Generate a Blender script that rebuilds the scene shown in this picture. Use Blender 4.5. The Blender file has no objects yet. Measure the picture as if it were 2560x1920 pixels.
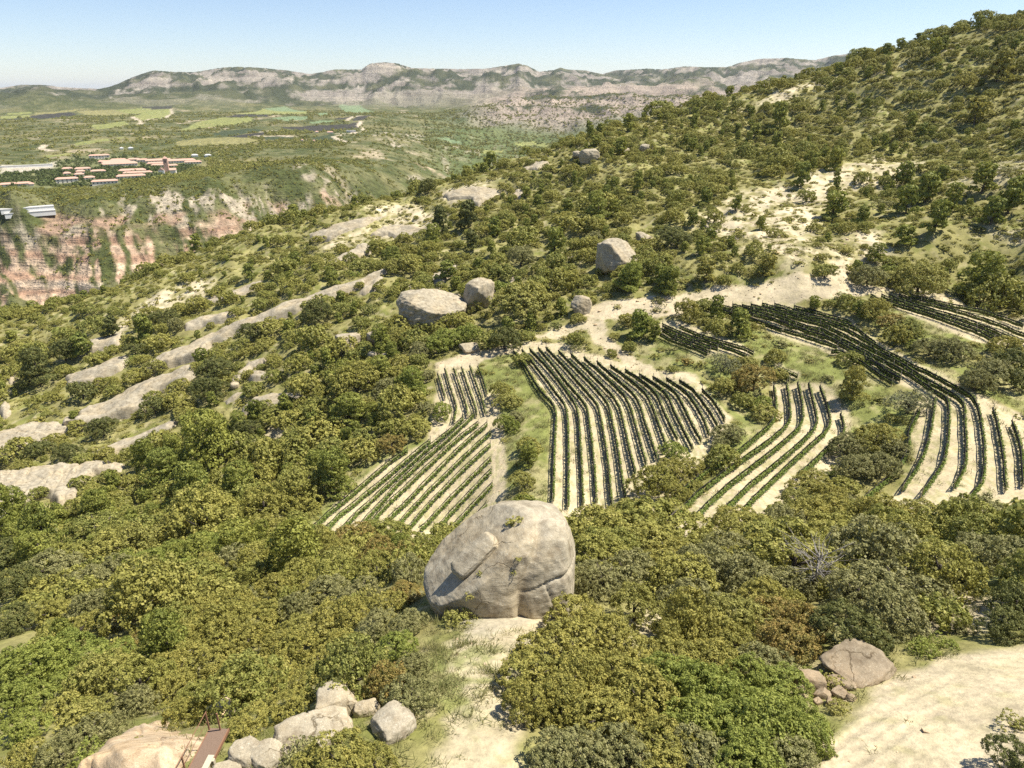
import bpy, math, random, time
import numpy as np
from mathutils import Vector, Matrix
_T0 = time.time()
rng = np.random.default_rng(7)
random.seed(7)
S = bpy.context.scene
COL = S.collection

# ------------------------------------------------------------------ camera, sky, sun, exposure
HAZE = 0.000028
CZ = 60.0                                # eye height above the vineyard terraces
PITCH = math.radians(23.15)
FPX = 1707.0                             # focal length in photo pixels (2560 wide)
cam_d = bpy.data.cameras.new('camera'); cam = bpy.data.objects.new('camera', cam_d); COL.objects.link(cam)
cam_d.sensor_width = 36.0; cam_d.lens = 36.0 * FPX / 2560.0
cam_d.clip_start = 0.5; cam_d.clip_end = 60000.0
cam.location = (0, 0, CZ); cam.rotation_euler = (math.radians(90) - PITCH, 0, 0)
S.camera = cam
SUN_EL, SUN_AZ = math.radians(61), math.radians(80)      # azimuth clockwise from +Y (view direction)
w = bpy.data.worlds.new('World'); S.world = w; w.use_nodes = True
nt = w.node_tree; nt.nodes.clear()
sky = nt.nodes.new('ShaderNodeTexSky'); sky.sky_type = 'NISHITA'; sky.sun_disc = False
sky.sun_elevation = SUN_EL; sky.sun_rotation = SUN_AZ; sky.altitude = 700
sky.air_density = 1.0; sky.dust_density = 0.15; sky.ozone_density = 1.0
bg = nt.nodes.new('ShaderNodeBackground'); bg.inputs['Strength'].default_value = 0.072
wo = nt.nodes.new('ShaderNodeOutputWorld')
tint = nt.nodes.new('ShaderNodeMix'); tint.data_type = 'RGBA'; tint.blend_type = 'MULTIPLY'; tint.inputs[0].default_value = 1.0; tint.inputs[7].default_value = (.95, .97, 1.08, 1)
nt.links.new(sky.outputs[0], tint.inputs[6]); nt.links.new(tint.outputs[2], bg.inputs[0]); nt.links.new(bg.outputs[0], wo.inputs[0])
sun_d = bpy.data.lights.new('sun', 'SUN'); sun = bpy.data.objects.new('sun', sun_d); COL.objects.link(sun)
sun_d.energy = 4.6; sun_d.angle = math.radians(0.6); sun_d.color = (1.0, 0.95, 0.84)
_sd = Vector((math.sin(SUN_AZ) * math.cos(SUN_EL), math.cos(SUN_AZ) * math.cos(SUN_EL), math.sin(SUN_EL)))
sun.rotation_euler = _sd.to_track_quat('Z', 'Y').to_euler()
S.view_settings.view_transform = 'Standard'; S.view_settings.look = 'None'
S.view_settings.exposure = 0.95; S.view_settings.gamma = 1.0
S.view_settings.use_curve_mapping = False
S.cycles.max_bounces = 5; S.cycles.diffuse_bounces = 3; S.cycles.glossy_bounces = 1
S.cycles.transmission_bounces = 2; S.cycles.transparent_max_bounces = 4; S.cycles.volume_bounces = 0
S.cycles.use_denoising = False
S.render.use_persistent_data = False

# ------------------------------------------------------------------ noise
def _hash(ix, iy, seed):
    h = (ix.astype(np.int64) * 374761393 + iy.astype(np.int64) * 668265263 + seed * 974634777) & 0xffffffff
    h = ((h ^ (h >> 13)) * 1274126177) & 0xffffffff
    h = (h ^ (h >> 16)) & 0xffffffff
    return h
def perlin(x, y, seed=0):
    x = np.asarray(x, float); y = np.asarray(y, float)
    x0 = np.floor(x); y0 = np.floor(y); fx = x - x0; fy = y - y0
    u = fx * fx * fx * (fx * (fx * 6 - 15) + 10); v = fy * fy * fy * (fy * (fy * 6 - 15) + 10)
    def g(ix, iy, dx, dy):
        a = _hash(ix, iy, seed) * (2 * math.pi / 4294967296.0)
        return np.cos(a) * dx + np.sin(a) * dy
    n00 = g(x0, y0, fx, fy); n10 = g(x0 + 1, y0, fx - 1, fy)
    n01 = g(x0, y0 + 1, fx, fy - 1); n11 = g(x0 + 1, y0 + 1, fx - 1, fy - 1)
    return 1.5 * ((n00 * (1 - u) + n10 * u) * (1 - v) + (n01 * (1 - u) + n11 * u) * v)
def fbm(x, y, octv=4, seed=0, gain=0.5, ridged=False):
    s = 0; a = 1.0; t = 0
    for k in range(octv):
        n = perlin(x * 2 ** k + 17.3 * k, y * 2 ** k - 9.1 * k, seed + k)
        if ridged: n = 1 - 2 * np.abs(n)
        s = s + a * n; t += a; a *= gain
    return s / t
def sstep(a, b, x):
    t = np.clip((x - a) / (b - a), 0, 1); return t * t * (3 - 2 * t)

# ------------------------------------------------------------------ terrain from survey points
SP, CP = math.sin(PITCH), math.cos(PITCH)
def ray(px, py):
    """photo pixel -> (bearing theta, slope dz per metre of ground distance)"""
    px = np.asarray(px, float); py = np.asarray(py, float)
    x = (px - 1280) / FPX; y = (960 - py) / FPX
    gy = CP + y * SP; gz = y * CP - SP
    return np.arctan2(x, gy), gz / np.hypot(x, gy)
def pix(x, y, z):
    dz = np.asarray(z) - CZ
    dep = np.asarray(y) * CP - dz * SP; up = np.asarray(y) * SP + dz * CP
    return 1280 + FPX * np.asarray(x) / dep, 960 - FPX * up / dep
# survey: photo pixel and height relative to the eye
PZ = [
 # near ridge, path and track
 (-300,1900,-46),(0,1900,-40),(260,1900,-33),(450,1880,-30),(640,1850,-29.5),(900,1880,-28),(1200,1880,-28),(1600,1900,-29),(2000,1900,-29),(2560,1900,-27),(2900,1900,-26),
 (1240,1700,-30),(1180,1570,-33),(1400,1580,-33.5),(1600,1560,-35),(1900,1600,-34.5),(2100,1600,-33),(2560,1620,-31),(2300,1680,-31),(2420,1530,-34),(2700,1500,-32),(2050,1760,-31),
 (1260,1440,-36),(1450,1460,-37),(1700,1460,-39),(2000,1480,-38.5),(2250,1450,-38),
 (250,1790,-42),(600,1760,-40),(820,1700,-36),(950,1600,-36),(100,1650,-52),(450,1600,-50),(800,1560,-45),(1000,1480,-41),
 (-200,1500,-72),(100,1480,-68),(400,1450,-66),(700,1420,-62),(950,1390,-56),
 # wooded gully and left slope
 (-300,1200,-98),(0,1300,-84),(300,1300,-80),(550,1330,-76),(0,1150,-90),(300,1150,-85),(600,1150,-80),(800,1150,-74),
 (0,1000,-92),(300,980,-84),(600,950,-76),(850,950,-69),(1000,900,-64),
 (0,880,-90),(300,850,-80),(600,800,-70),(850,780,-64),(1100,830,-61),(1050,700,-58),(800,690,-60),(1250,700,-54),(1400,760,-55),
 # vineyards
 (767,1325,-72),(950,1270,-72),(1150,1320,-70),(1130,1150,-68),(1000,1080,-68),(1200,1050,-65),(1130,940,-63),(1100,880,-62),
 (1300,870,-60),(1380,1000,-61.5),(1380,1180,-63),(1290,1230,-64),(1500,1250,-64),(1600,1150,-62),(1700,1080,-60.5),(1600,950,-60),(1450,900,-59.5),
 (1820,1000,-59.5),(1950,960,-58.5),(1950,1080,-59.5),(2060,1080,-58.5),(1850,1200,-59.5),(1700,1300,-58.5),(1600,1330,-59),
 (1750,880,-55.5),(1850,900,-55.5),(1980,900,-55),(1800,780,-51.5),(2000,800,-52),(2150,860,-52.5),(2250,930,-53),(2080,960,-56),(2180,1080,-57.5),
 (2330,1000,-53.5),(2450,1050,-53.5),(2550,1130,-54),(2400,1200,-55.5),(2250,1250,-57.5),(2150,1250,-58),(2500,1230,-55.5),(2620,1080,-54),
 (2400,900,-50.5),(2550,950,-51),(2250,780,-49),(2400,820,-49.3),(2560,860,-50),(2700,950,-51),(2400,770,-48.5),
 (1550,760,-52),(1750,740,-49.5),(1950,735,-47.5),(2150,725,-46.5),(1750,695,-46),(2000,690,-43.5),
 # hillside
 (2400,690,-45),(2560,730,-46.5),(2400,600,-38),(2560,560,-33.5),(2700,560,-30),(2200,550,-36.5),(2000,550,-37.5),(1800,600,-42),(1540,690,-49),(1540,600,-44),
 (2560,420,-21.5),(2400,400,-23),(2200,420,-26.5),(2000,400,-25.5),(1700,500,-36),(1700,420,-29.5),(1500,500,-38.5),(1300,600,-49),(1300,500,-41.5),
 (2560,240,-2.5),(2350,260,-5),(2100,300,-12),(1850,330,-18),(1550,400,-27),(1400,430,-32.5),(1100,600,-52.5),(1100,500,-44),(950,560,-52.5),(750,620,-60),(600,680,-66.5),(400,730,-74),(200,790,-82),
 # crest of the near slope
 (-200,860,-100),(0,800,-92),(197,752,-84),(330,700,-75),(463,660,-69),(694,577,-56),(926,532,-48.5),(1157,458,-38.5),(1331,402,-29.5),(1446,357,-22.5),(1620,318,-15.5),(1800,272,-8),(1967,232,0.5),(2120,185,9.5),(2256,137,17.5),(2420,85,25),(2560,50,31),(2750,10,38),
 # far side of the gorge
 (-300,760,-205),(0,790,-215),(0,700,-188),(0,620,-162),(150,700,-188),(300,700,-184),(300,620,-157),(450,640,-172),(500,560,-142),(650,620,-175),(700,540,-150),(880,540,-165),(850,480,-130),(150,560,-142),(1000,500,-160),(1150,440,-168),
 (-300,560,-135),(0,530,-124),(200,530,-128),(350,500,-121),(550,500,-122),(700,470,-118),(-300,440,-110),(0,470,-112),(300,460,-109),(500,440,-108),(700,420,-109),(850,400,-108),(900,450,-124),(1000,400,-120),(1080,430,-140),
 (0,400,-108),(300,400,-107),(600,390,-106),(800,360,-101),(900,335,-96),(1000,350,-105),(1050,380,-124),
 (-300,330,-100),(0,330,-99),(300,330,-97),(600,330,-96),(800,310,-90),(900,300,-84),(0,290,-82),(300,290,-82),(600,285,-78),(850,280,-76),
 (1150,370,-155),(1250,360,-155),(1350,340,-150),(1450,345,-150),(1300,310,-118),(1500,305,-105),(1700,300,-100),(1100,300,-100),(1000,290,-82),
]
# hidden or far ground: bearing in degrees, distance, height relative to the eye
WZ = []
for a in range(-60, 61, 10):
    WZ += [(a, 6, -27), (a, 14, -27.5)]
for a, rc, zc in [(-60,320,-128),(-50,320,-118),(-38,320,-95),(-32,320,-83),(-25.8,325,-68),(-18.7,320,-57),(-11.4,315,-49),(-5,328,-39),(1.6,338,-30),(6,360,-22),(10.6,371,-14),(15,388,-9),(20.3,405,-2),(27.3,420,15),(33.6,430,30)]:
    WZ += [(a, rc * 1.22, zc - 22 if a < 16 else zc - 12)]
    if a < 12: WZ += [(a, 560, -205 + max(a, -30) * 0.3)]
    else: WZ += [(a, 620, -120 + (a - 12) * 4)]
    if -8 < a < 12: WZ += [(a, 800, -215), (a, 1200, -205)]
    elif a > 12: WZ += [(a, 900, -140), (a, 1500, -160)]
WZ += [(42,430,45),(50,420,58),(60,400,64),(42,540,40),(50,600,50),(60,600,55),(45,1200,-20),(60,1200,-20)]
for a in range(-60, 61, 10):
    far = 60 if a < -30 else 110
    WZ += [(a, 3800, -62 if a < -5 else -70), (a, 5200, far), (a, 7000, far + 60), (a, 12000, 60), (a, 40000, 0)]
_px = np.array(PZ, float); th, sl = ray(_px[:, 0], _px[:, 1])
rr = _px[:, 2] / sl
ok = (rr > 0)
C_t = list(th[ok]); C_r = list(rr[ok]); C_s = list(sl[ok])
C_t = np.array(C_t); C_r = np.array(C_r); C_s = np.array(C_s)
def _hill_r(px_, py_):       # close to eye level the height does not fix a distance, the lie of the slope does
    top = np.interp(px_, [1400, 1620, 1800, 1967, 2120, 2256, 2420, 2560, 2750], [355, 371, 390, 405, 414, 420, 425, 430, 440])
    cy = np.interp(px_, [1400, 1620, 1800, 1967, 2120, 2256, 2420, 2560, 2750], [357, 318, 276, 234, 187, 139, 87, 52, 12])
    return top - np.clip(py_ - cy, 0, 400) * 0.37
_qq = [p for p in PZ if p[2] > -20 and p[1] < 340]
C_z = _px[ok][:, 2]; _m = (C_z > -20) & (_px[ok][:, 1] < 340)
C_t, C_r, C_s = C_t[~_m], C_r[~_m], C_s[~_m]
for (a, b, z) in _qq:
    t, s_ = ray(a, b); C_t = np.append(C_t, t); C_r = np.append(C_r, float(_hill_r(a, b))); C_s = np.append(C_s, s_)
W = np.array(WZ, float)
C_t = np.append(C_t, np.radians(W[:, 0])); C_r = np.append(C_r, W[:, 1]); C_s = np.append(C_s, W[:, 2] / W[:, 1])
def _feat(t, r): return np.stack([np.asarray(t) * 2.2, np.log(r) * 1.6], -1)
def _phi(d2): return 0.5 * d2 * np.log(d2 + 1e-12)
P = _feat(C_t, C_r); n = len(P)
# merge duplicates
_, ui = np.unique(np.round(P, 3), axis=0, return_index=True); P = P[ui]; C_s = C_s[ui]; n = len(P)
K = _phi(((P[:, None] - P[None]) ** 2).sum(-1)) + np.eye(n) * 2e-4
A = np.zeros((n + 3, n + 3)); A[:n, :n] = K; A[:n, n] = 1; A[:n, n + 1:] = P; A[n, :n] = 1; A[n + 1:, :n] = P.T
sol = np.linalg.solve(A, np.append(C_s, [0, 0, 0]))
def slope_at(t, r):
    F = _feat(t, r).reshape(-1, 2); out = np.empty(len(F))
    for i in range(0, len(F), 20000):
        f = F[i:i + 20000]
        d2 = (f * f).sum(1)[:, None] + (P * P).sum(1)[None] - 2 * f @ P.T
        out[i:i + 20000] = _phi(np.maximum(d2, 0)) @ sol[:n] + sol[n] + f @ sol[n + 1:]
    return out.reshape(np.shape(t))
# polar grid, finer where the picture needs it
TH = np.concatenate([np.linspace(-1.15, -0.72, 26)[:-1], np.linspace(-0.72, 0.72, 620), np.linspace(0.72, 1.15, 26)[1:]])
def seg(a, b, k): return np.exp(np.linspace(math.log(a), math.log(b), k, endpoint=False))
RR = np.concatenate([seg(6, 18, 14), seg(18, 60, 130), seg(60, 180, 300), seg(180, 420, 270), seg(420, 690, 50), seg(690, 1050, 190), seg(1050, 3500, 200), seg(3500, 7600, 130), seg(7600, 40000, 16), [40000.]])
_tc = np.linspace(-1.16, 1.16, 121); _rc = np.exp(np.linspace(math.log(5.9), math.log(41000), 420))
SC = slope_at(*np.meshgrid(_tc, _rc))
def bil(A_, fi, fj):
    i0 = np.clip(np.floor(fi).astype(int), 0, A_.shape[0] - 2); j0 = np.clip(np.floor(fj).astype(int), 0, A_.shape[1] - 2)
    a = fi - i0; b = fj - j0
    return (A_[i0, j0] * (1 - a) + A_[i0 + 1, j0] * a) * (1 - b) + (A_[i0, j0 + 1] * (1 - a) + A_[i0 + 1, j0 + 1] * a) * b
GT, GR = np.meshgrid(TH, RR)
_fi = np.interp(np.log(GR), np.log(_rc), np.arange(len(_rc))); _fj = np.interp(GT, _tc, np.arange(len(_tc)))
# cubic-ish smoothness from the dense coarse table is enough
GS = bil(SC, _fi, _fj)
GX = GR * np.sin(GT); GY = GR * np.cos(GT); GZ = GS * GR + CZ
# ------------------------------------------------------------------ casting photo pixels onto the terrain
def col_at(A_, t):
    j = float(np.interp(t, TH, np.arange(len(TH)))); j0 = min(int(j), len(TH) - 2); f = j - j0
    return A_[:, j0] * (1 - f) + A_[:, j0 + 1] * f
def cast(px, py, h=0.0, rmin=0, rmax=1e9):
    t, s = ray(px, py); t = float(t); s = float(s)
    c = col_at(GZ, t) - CZ + h - s * RR
    i = np.nonzero((c >= 0) & (RR >= rmin) & (RR <= rmax))[0]
    if len(i) == 0: return None
    i = i[0]
    if i > 0 and c[i - 1] < 0: r = RR[i - 1] + (RR[i] - RR[i - 1]) * (-c[i - 1]) / (c[i] - c[i - 1])
    else: r = RR[i]
    return np.array([r * math.sin(t), r * math.cos(t)])
def castpoly(pts, h=0.0, rmin=0, rmax=1e9, step=None):
    out = []
    for k, (a, b) in enumerate(pts):
        p = cast(a, b, h, rmin, rmax)
        if p is not None: out.append(p)
    return np.array(out)
def Z(x, y):
    x = np.asarray(x, float); y = np.asarray(y, float)
    r = np.hypot(x, y); t = np.arctan2(x, y)
    fi = np.interp(r, RR, np.arange(len(RR))); fj = np.interp(t, TH, np.arange(len(TH)))
    return bil(GZ, fi, fj)
def crop(ox, oy, sc, pts): return [(ox + a * sc, oy + b * sc) for a, b in pts]
def inside(poly, X, Y):
    """points in polygon, boolean array"""
    m = np.zeros(X.shape, bool)
    if len(poly) < 3: return m
    bb = (X >= poly[:, 0].min()) & (X <= poly[:, 0].max()) & (Y >= poly[:, 1].min()) & (Y <= poly[:, 1].max())
    idx = np.nonzero(bb.ravel())[0]; x = X.ravel()[idx]; y = Y.ravel()[idx]; c = np.zeros(len(idx), bool)
    n_ = len(poly)
    for i in range(n_):
        x1, y1 = poly[i]; x2, y2 = poly[i - 1]
        if y1 == y2: continue
        cond = ((y1 > y) != (y2 > y)) & (x < (x2 - x1) * (y - y1) / (y2 - y1) + x1)
        c ^= cond
    m.ravel()[idx] = c
    return m
def dist_poly(poly, X, Y, closed=True):
    d = np.full(X.shape, 1e9)
    n_ = len(poly)
    for i in range(n_ if closed else n_ - 1):
        a = poly[i]; b = poly[(i + 1) % n_]; ab = b - a; L = (ab ** 2).sum() + 1e-9
        t = np.clip(((X - a[0]) * ab[0] + (Y - a[1]) * ab[1]) / L, 0, 1)
        d = np.minimum(d, np.hypot(X - a[0] - t * ab[0], Y - a[1] - t * ab[1]))
    return d
def soft(poly, X, Y, wdt, wob=0.0, wl=5.0):
    """1 inside, fading over wdt metres, edge wobbled by noise"""
    out = np.zeros(X.shape)
    if len(poly) < 3: return out
    pad = wdt + wob
    bb = (X >= poly[:, 0].min() - pad) & (X <= poly[:, 0].max() + pad) & (Y >= poly[:, 1].min() - pad) & (Y <= poly[:, 1].max() + pad)
    idx = np.nonzero(bb.ravel())[0]
    if not len(idx): return out
    x = X.ravel()[idx]; y = Y.ravel()[idx]
    sd = dist_poly(poly, x, y) * np.where(inside(poly, x, y), 1, -1)
    if wob: sd = sd + wob * fbm(x / wl, y / wl, 3, 91)
    out.ravel()[idx] = sstep(-wdt, wdt, sd)
    return out

def smooth_line(P_, k=12):
    t = np.arange(len(P_)); tt = np.linspace(0, len(P_) - 1, (len(P_) - 1) * k); Q = np.stack([np.interp(tt, t, P_[:, j]) for j in (0, 1)], -1)
    for _ in range(25): Q[1:-1] = .25 * Q[:-2] + .5 * Q[1:-1] + .25 * Q[2:]
    return Q
# ------------------------------------------------------------------ polygons traced on the photo
A_ = lambda p: crop(750, 860, .25316, p); B_ = lambda p: crop(1260, 840, .27125, p); C_ = lambda p: crop(1640, 920, .25922, p)
D_ = lambda p: crop(2080, 900, .24109, p); E_ = lambda p: crop(1600, 700, .23508, p); F_ = lambda p: crop(2060, 700, .22604, p)
Z2 = lambda p: crop(800, 100, .42194, p); Z3 = lambda p: crop(1660, 0, .42194, p); Z4 = lambda p: crop(0, 700, .42194, p)
Z5 = lambda p: crop(700, 800, .42194, p); Z6 = lambda p: crop(1500, 650, .4792, p); Z7 = lambda p: crop(0, 1300, .49729, p); Z8 = lambda p: crop(1000, 1250, .70524, p)
R1 = lambda p: crop(0, 360, .25316, p); R2 = lambda p: crop(0, 230, .25316, p); R3 = lambda p: crop(440, 230, .25316, p)
VINE = [
 [(760,1345),(860,1230),(960,1150),(1065,1115),(1090,1000),(1092,920),(1195,915),(1215,990),(1255,1060),(1265,1200),(1262,1330),(1100,1360)],
 [(1275,862),(1400,865),(1640,925),(1740,935),(1832,1045),(1770,1140),(1600,1310),(1372,1310),(1372,1150),(1385,1020),(1330,930)],
 [(1930,955),(2062,955),(2130,1040),(2110,1150),(1960,1260),(1720,1385),(1600,1350),(1840,1150),(1925,1060)],
 [(2290,1010),(2345,985),(2450,985),(2600,1060),(2620,1320),(2300,1330),(2130,1310),(2280,1180),(2285,1080)],
 [(1750,760),(1990,760),(2120,795),(2300,910),(2450,990),(2340,1005),(2180,925),(2050,872),(1900,815)],
 [(2180,732),(2290,732),(2600,805),(2600,870),(2440,855)],
 [(1650,803),(1700,803),(1890,880),(1870,892),(1760,885),(1648,842)],
 [(1940,908),(2000,930),(1995,945),(1945,935)],
]
BARE = [  # pale earth: cut bank, tracks, path
 ([(1480,762),(1596,746),(1754,731),(1787,712),(1883,712),(1955,693),(2051,688),(2094,650),(2123,650),(2123,703),(2247,722),(2218,731),(2099,746),(1955,760),(1763,760),(1730,779),(1658,792),(1500,800),(1460,790)], 1.0),
 ([(2250,715),(2400,748),(2600,785),(2600,815),(2450,782),(2330,755)], .85),
 ([(1990,1940),(2090,1830),(2180,1730),(2250,1685),(2400,1635),(2640,1600),(2900,1640),(2900,1990),(2000,1990)], 1.0),
 ([(2270,1500),(2400,1470),(2500,1500),(2480,1590),(2330,1580)], .9),
 ([(1070,1990),(1120,1800),(1165,1750),(1120,1690),(1130,1600),(1180,1570),(1340,1510),(1410,1510),(1310,1640),(1270,1760),(1310,1830),(1290,1990)], .85),
 ([(1540,1550),(1640,1530),(1660,1600),(1560,1600)], .7),
 ([(1090,905),(1240,868),(1330,855),(1400,858),(1460,875),(1400,868),(1250,885),(1200,905),(1190,925),(1092,930)], 1.0),
 ([(1460,800),(1510,800),(1520,840),(1600,905),(1650,925),(1590,925),(1540,895),(1480,850)], 1.0),
 ([(1330,845),(1400,815),(1490,800),(1480,820),(1400,850)], .9),
 ([(1215,985),(1245,985),(1262,1100),(1262,1200),(1255,1280),(1225,1280),(1235,1180),(1228,1050)], .9),
 (Z4([(1330,930),(1480,960),(1600,870),(1710,870),(1720,900),(1600,960),(1300,1030),(1240,1030)]), .8),
 (R1([(0,205),(430,225),(570,165),(560,210),(430,275),(0,290)]), .55),
 (Z2([(1590,1600),(1700,1560),(1950,1520),(2133,1510),(2133,1640),(1800,1660),(1580,1659)]), .9),
]
SCREE = [
 Z3([(350,1200),(500,1130),(700,1100),(1000,1000),(1250,940),(1480,960),(1500,1080),(1200,1120),(900,1300),(830,1560),(500,1500),(350,1400)]),
 Z3([(1700,1130),(1800,1040),(1950,960),(2300,900),(2300,1010),(2100,1060),(1800,1140)]),
 Z3([(1880,1400),(2000,1330),(2300,1300),(2300,1380),(2000,1430)]),
 Z3([(980,1400),(1300,1380),(1280,1540),(1100,1659),(1000,1659)]),
 Z3([(440,660),(640,560),(900,480),(1020,430),(1000,460),(800,560),(560,640)]),
 Z3([(1280,430),(1450,340),(1540,320),(1350,420)]),Z3([(1580,330),(1680,290),(1640,330)]),
 Z3([(150,1290),(350,1230),(480,1200),(400,1420),(250,1400)]),
 Z4([(560,380),(700,240),(900,100),(1100,40),(1300,0),(1200,120),(900,200),(700,330),(500,420)]),
 Z2([(350,960),(560,960),(740,1020),(700,1130),(300,1160),(0,1280),(0,1200),(250,1100)]),
 Z2([(700,920),(1050,830),(1060,920),(750,990)]),
]
GRASS = [
 [(1200,900),(1280,880),(1385,1010),(1372,1290),(1262,1330),(1270,1100),(1215,985)],
 [(1640,905),(1750,935),(1910,1050),(1850,1150),(1750,1170),(1835,1050)],
 [(1780,830),(1950,830),(2080,890),(2300,1010),(2280,1180),(2130,1150),(2060,960),(1900,910)],
 [(2200,900),(2330,910),(2600,930),(2600,1040),(2450,985)],
 [(2180,740),(2300,790),(2450,860),(2600,880),(2600,930),(2350,880),(2150,790)],
 [(1550,850),(1640,830),(1800,900),(1900,930),(1880,1000),(1740,930),(1640,915)],
 [(950,1140),(1065,1100),(960,1160),(760,1350),(700,1350),(850,1220)],
 [(1080,1600),(1190,1640),(1250,1700),(1180,1800),(1080,1750),(1070,1650)],
 [(2330,1480),(2560,1420),(2640,1500),(2500,1490)],
]
FIELDS = [
 (R2([(1130,180),(1400,155),(1690,165),(1695,220),(1640,250),(1480,265),(1400,282),(1320,240),(1400,215),(1290,215)]), 'y'),
 (R2([(760,195),(1110,175),(1290,215),(1230,230),(950,235)]), 'o'),
 (R2([(300,235),(500,210),(700,205),(760,220),(560,255),(400,265),(300,255)]), 'd'),
 (R2([(40,270),(300,252),(300,262),(50,280)]), 'd'), (R2([(0,238),(290,225),(300,248),(0,270)]), 'y'),
 (R2([(60,210),(310,192),(300,215),(90,225)]), 'y'), (R2([(330,205),(700,180),(820,165),(700,195),(330,225)]), 'o'),
 (R2([(1390,145),(1700,135),(1690,162),(1500,172)]), 'd'), (R2([(880,330),(1100,305),(1230,290),(1280,325),(1100,355),(960,372)]), 'y'),
 (R2([(730,510),(1000,460),(1090,460),(1080,480),(900,510),(740,530)]), 'y'), (R2([(1130,450),(1230,445),(1180,465)]), 'y'),
 (R2([(420,630),(700,600),(720,610),(480,650)]), 'y'),
 (R3([(50,380),(200,300),(450,250),(760,255),(730,300),(560,325),(300,350),(100,380)]), 'y'),
 (R3([(600,215),(850,170),(1080,140),(1290,190),(1300,225),(900,220)]), 'y'), (R3([(870,165),(1080,140),(1290,190),(1150,195)]), 't'),
 (R3([(490,245),(620,218),(1000,225),(900,245),(700,248)]), 'd'), (R3([(940,260),(1150,240),(1300,240),(1290,270),(1080,285)]), 't'),
 (R3([(1600,125),(1760,130),(1970,200),(1850,208),(1680,200)]), 't'), (R3([(1310,300),(1450,280),(1560,282),(1540,300),(1350,315)]), 't'),
 (R3([(1020,350),(1300,335),(1640,320),(1800,295),(1820,350),(1600,375),(1420,390),(1200,375)]), 'd'),
 (R3([(1750,290),(1740,265),(1830,235),(1940,232),(1870,270)]), 'd'), (R3([(1550,270),(1800,240),(1690,275)]), 'd'),
 (R3([(370,410),(470,380),(700,360),(860,370),(820,395),(560,430),(380,435)]), 'g'),
 (R3([(490,443),(800,405),(950,385),(850,430),(700,450)]), 'd'), (R3([(800,430),(1170,440),(1150,470),(900,480)]), 'g'),
 (R3([(1280,470),(1560,410),(1600,440),(1570,470),(1750,490),(1500,480)]), 'g'),
 (R3([(0,490),(300,455),(700,450),(840,480),(600,520),(0,530)]), 'o'), (R3([(1400,215),(1500,205),(1500,230),(1420,235)]), 't'),
 (Z2([(1150,610),(1290,600),(1280,620),(1170,630)]), 'y'), (Z2([(1280,620),(1330,605),(1365,620),(1340,640)]), 'y'),
 (Z2([(960,670),(1000,650),(1085,655),(1080,672),(1000,682)]), 'y'), (Z2([(690,580),(760,580),(850,610),(800,612)]), 't'), (Z2([(1410,505),(1480,505),(1470,525),(1410,525)]), 't'),
]
FROADS = [R3([(1825,290),(1800,335),(1870,385),(1750,410),(1600,410)]), R3([(1640,425),(1560,440),(1620,475),(1690,492),(1750,495)]), R3([(1690,280),(1740,250),(1830,235)]),
          R2([(1310,245),(1345,270),(1400,295),(1380,320)]), R2([(1400,290),(1480,270),(1640,255),(1700,220),(1690,170)]), R2([(400,560),(440,525),(400,560),(470,575),(540,580)]),
          R3([(840,395),(960,380),(1140,388)]), R3([(800,430),(1160,440)])]
# ------------------------------------------------------------------ relief
NI = int((RR < 470).sum()); FI = int((RR < 405).sum())
NX, NY, NR, NTH = GX[:NI], GY[:NI], GR[:NI], GT[:NI]
FX, FY, FR, FT = GX[FI:], GY[FI:], GR[FI:], GT[FI:]
flat = np.zeros(NX.shape)                       # tended ground stays smooth
for p in VINE: flat = np.maximum(flat, soft(castpoly(p, rmax=420), NX, NY, 2.5))
for p, k in BARE[:10]: flat = np.maximum(flat, 0.8 * soft(castpoly(p, rmax=420), NX, NY, 1.5))
wn = 1 - sstep(380, 460, NR); up = sstep(160, 230, NR)
GZ = GZ.copy()
GZ[:NI] += wn * (fbm(NX / 26, NY / 26, 4, 3) * (0.9 + 2.4 * up) * sstep(45, 90, NR) + fbm(NX / 5, NY / 5, 3, 5) * (0.25 + 0.5 * up)) * (1 - flat)
zc = GZ[FI:] - CZ
# gorge walls
wg = sstep(600, 700, FR) * (1 - sstep(920, 1080, FR)) * (1 - sstep(0.18, 0.35, FT))
GU = fbm(FT * 15 + 0.9 * fbm(FX / 120, FY / 120, 3, 8), FR / 240, 4, 11, ridged=True)
dz = wg * (GU * 14 + fbm(FX / 30, FY / 30, 3, 12) * 3.5)
wm = sstep(1000, 1400, FR) * (1 - sstep(3000, 3600, FR))
dz += wm * (fbm(FX / 380, FY / 380, 4, 21) * 9 + fbm(FX / 70, FY / 70, 2, 22) * 2.5)
wr = wm * sstep(-0.16, -0.04, FT)               # spur and side valley
dz += wr * fbm(FX / 420, FY / 420, 4, 23, ridged=True) * 26
FZ = GZ[FI:] + dz
wM = sstep(3300, 4300, FR) * (1 - sstep(16000, 30000, FR))
warp = 420 * fbm(FX / 1500, FY / 1500, 2, 31)
RG_ = fbm((FX + warp) / 1150, (FY - warp) / 1500, 6, 33, ridged=True)
RM2 = fbm((FX - warp) / 330, FY / 420, 4, 37, ridged=True)
FZ = FZ + wM * (RG_ * 160 + RM2 * 62 + 20 * fbm(FX / 120, FY / 160, 3, 38, ridged=True))
wC = sstep(2500, 2750, FR) * (1 - sstep(3700, 4300, FR)) * sstep(-0.12, 0.0, FT)   # banded cliffs below the range
CR_ = fbm(FX / 420, FY / 500, 5, 41, ridged=True)
FZ = FZ + wC * (CR_ * 62 + 22)
def steps(z, h, seed):
    zz = z + 0.25 * h * fbm(FX / (h * 22), FY / (h * 22), 2, seed)
    f = zz / h; fl = np.floor(f); fr = f - fl
    return (fl + sstep(0.5, 0.95, fr)) * h - zz
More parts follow.
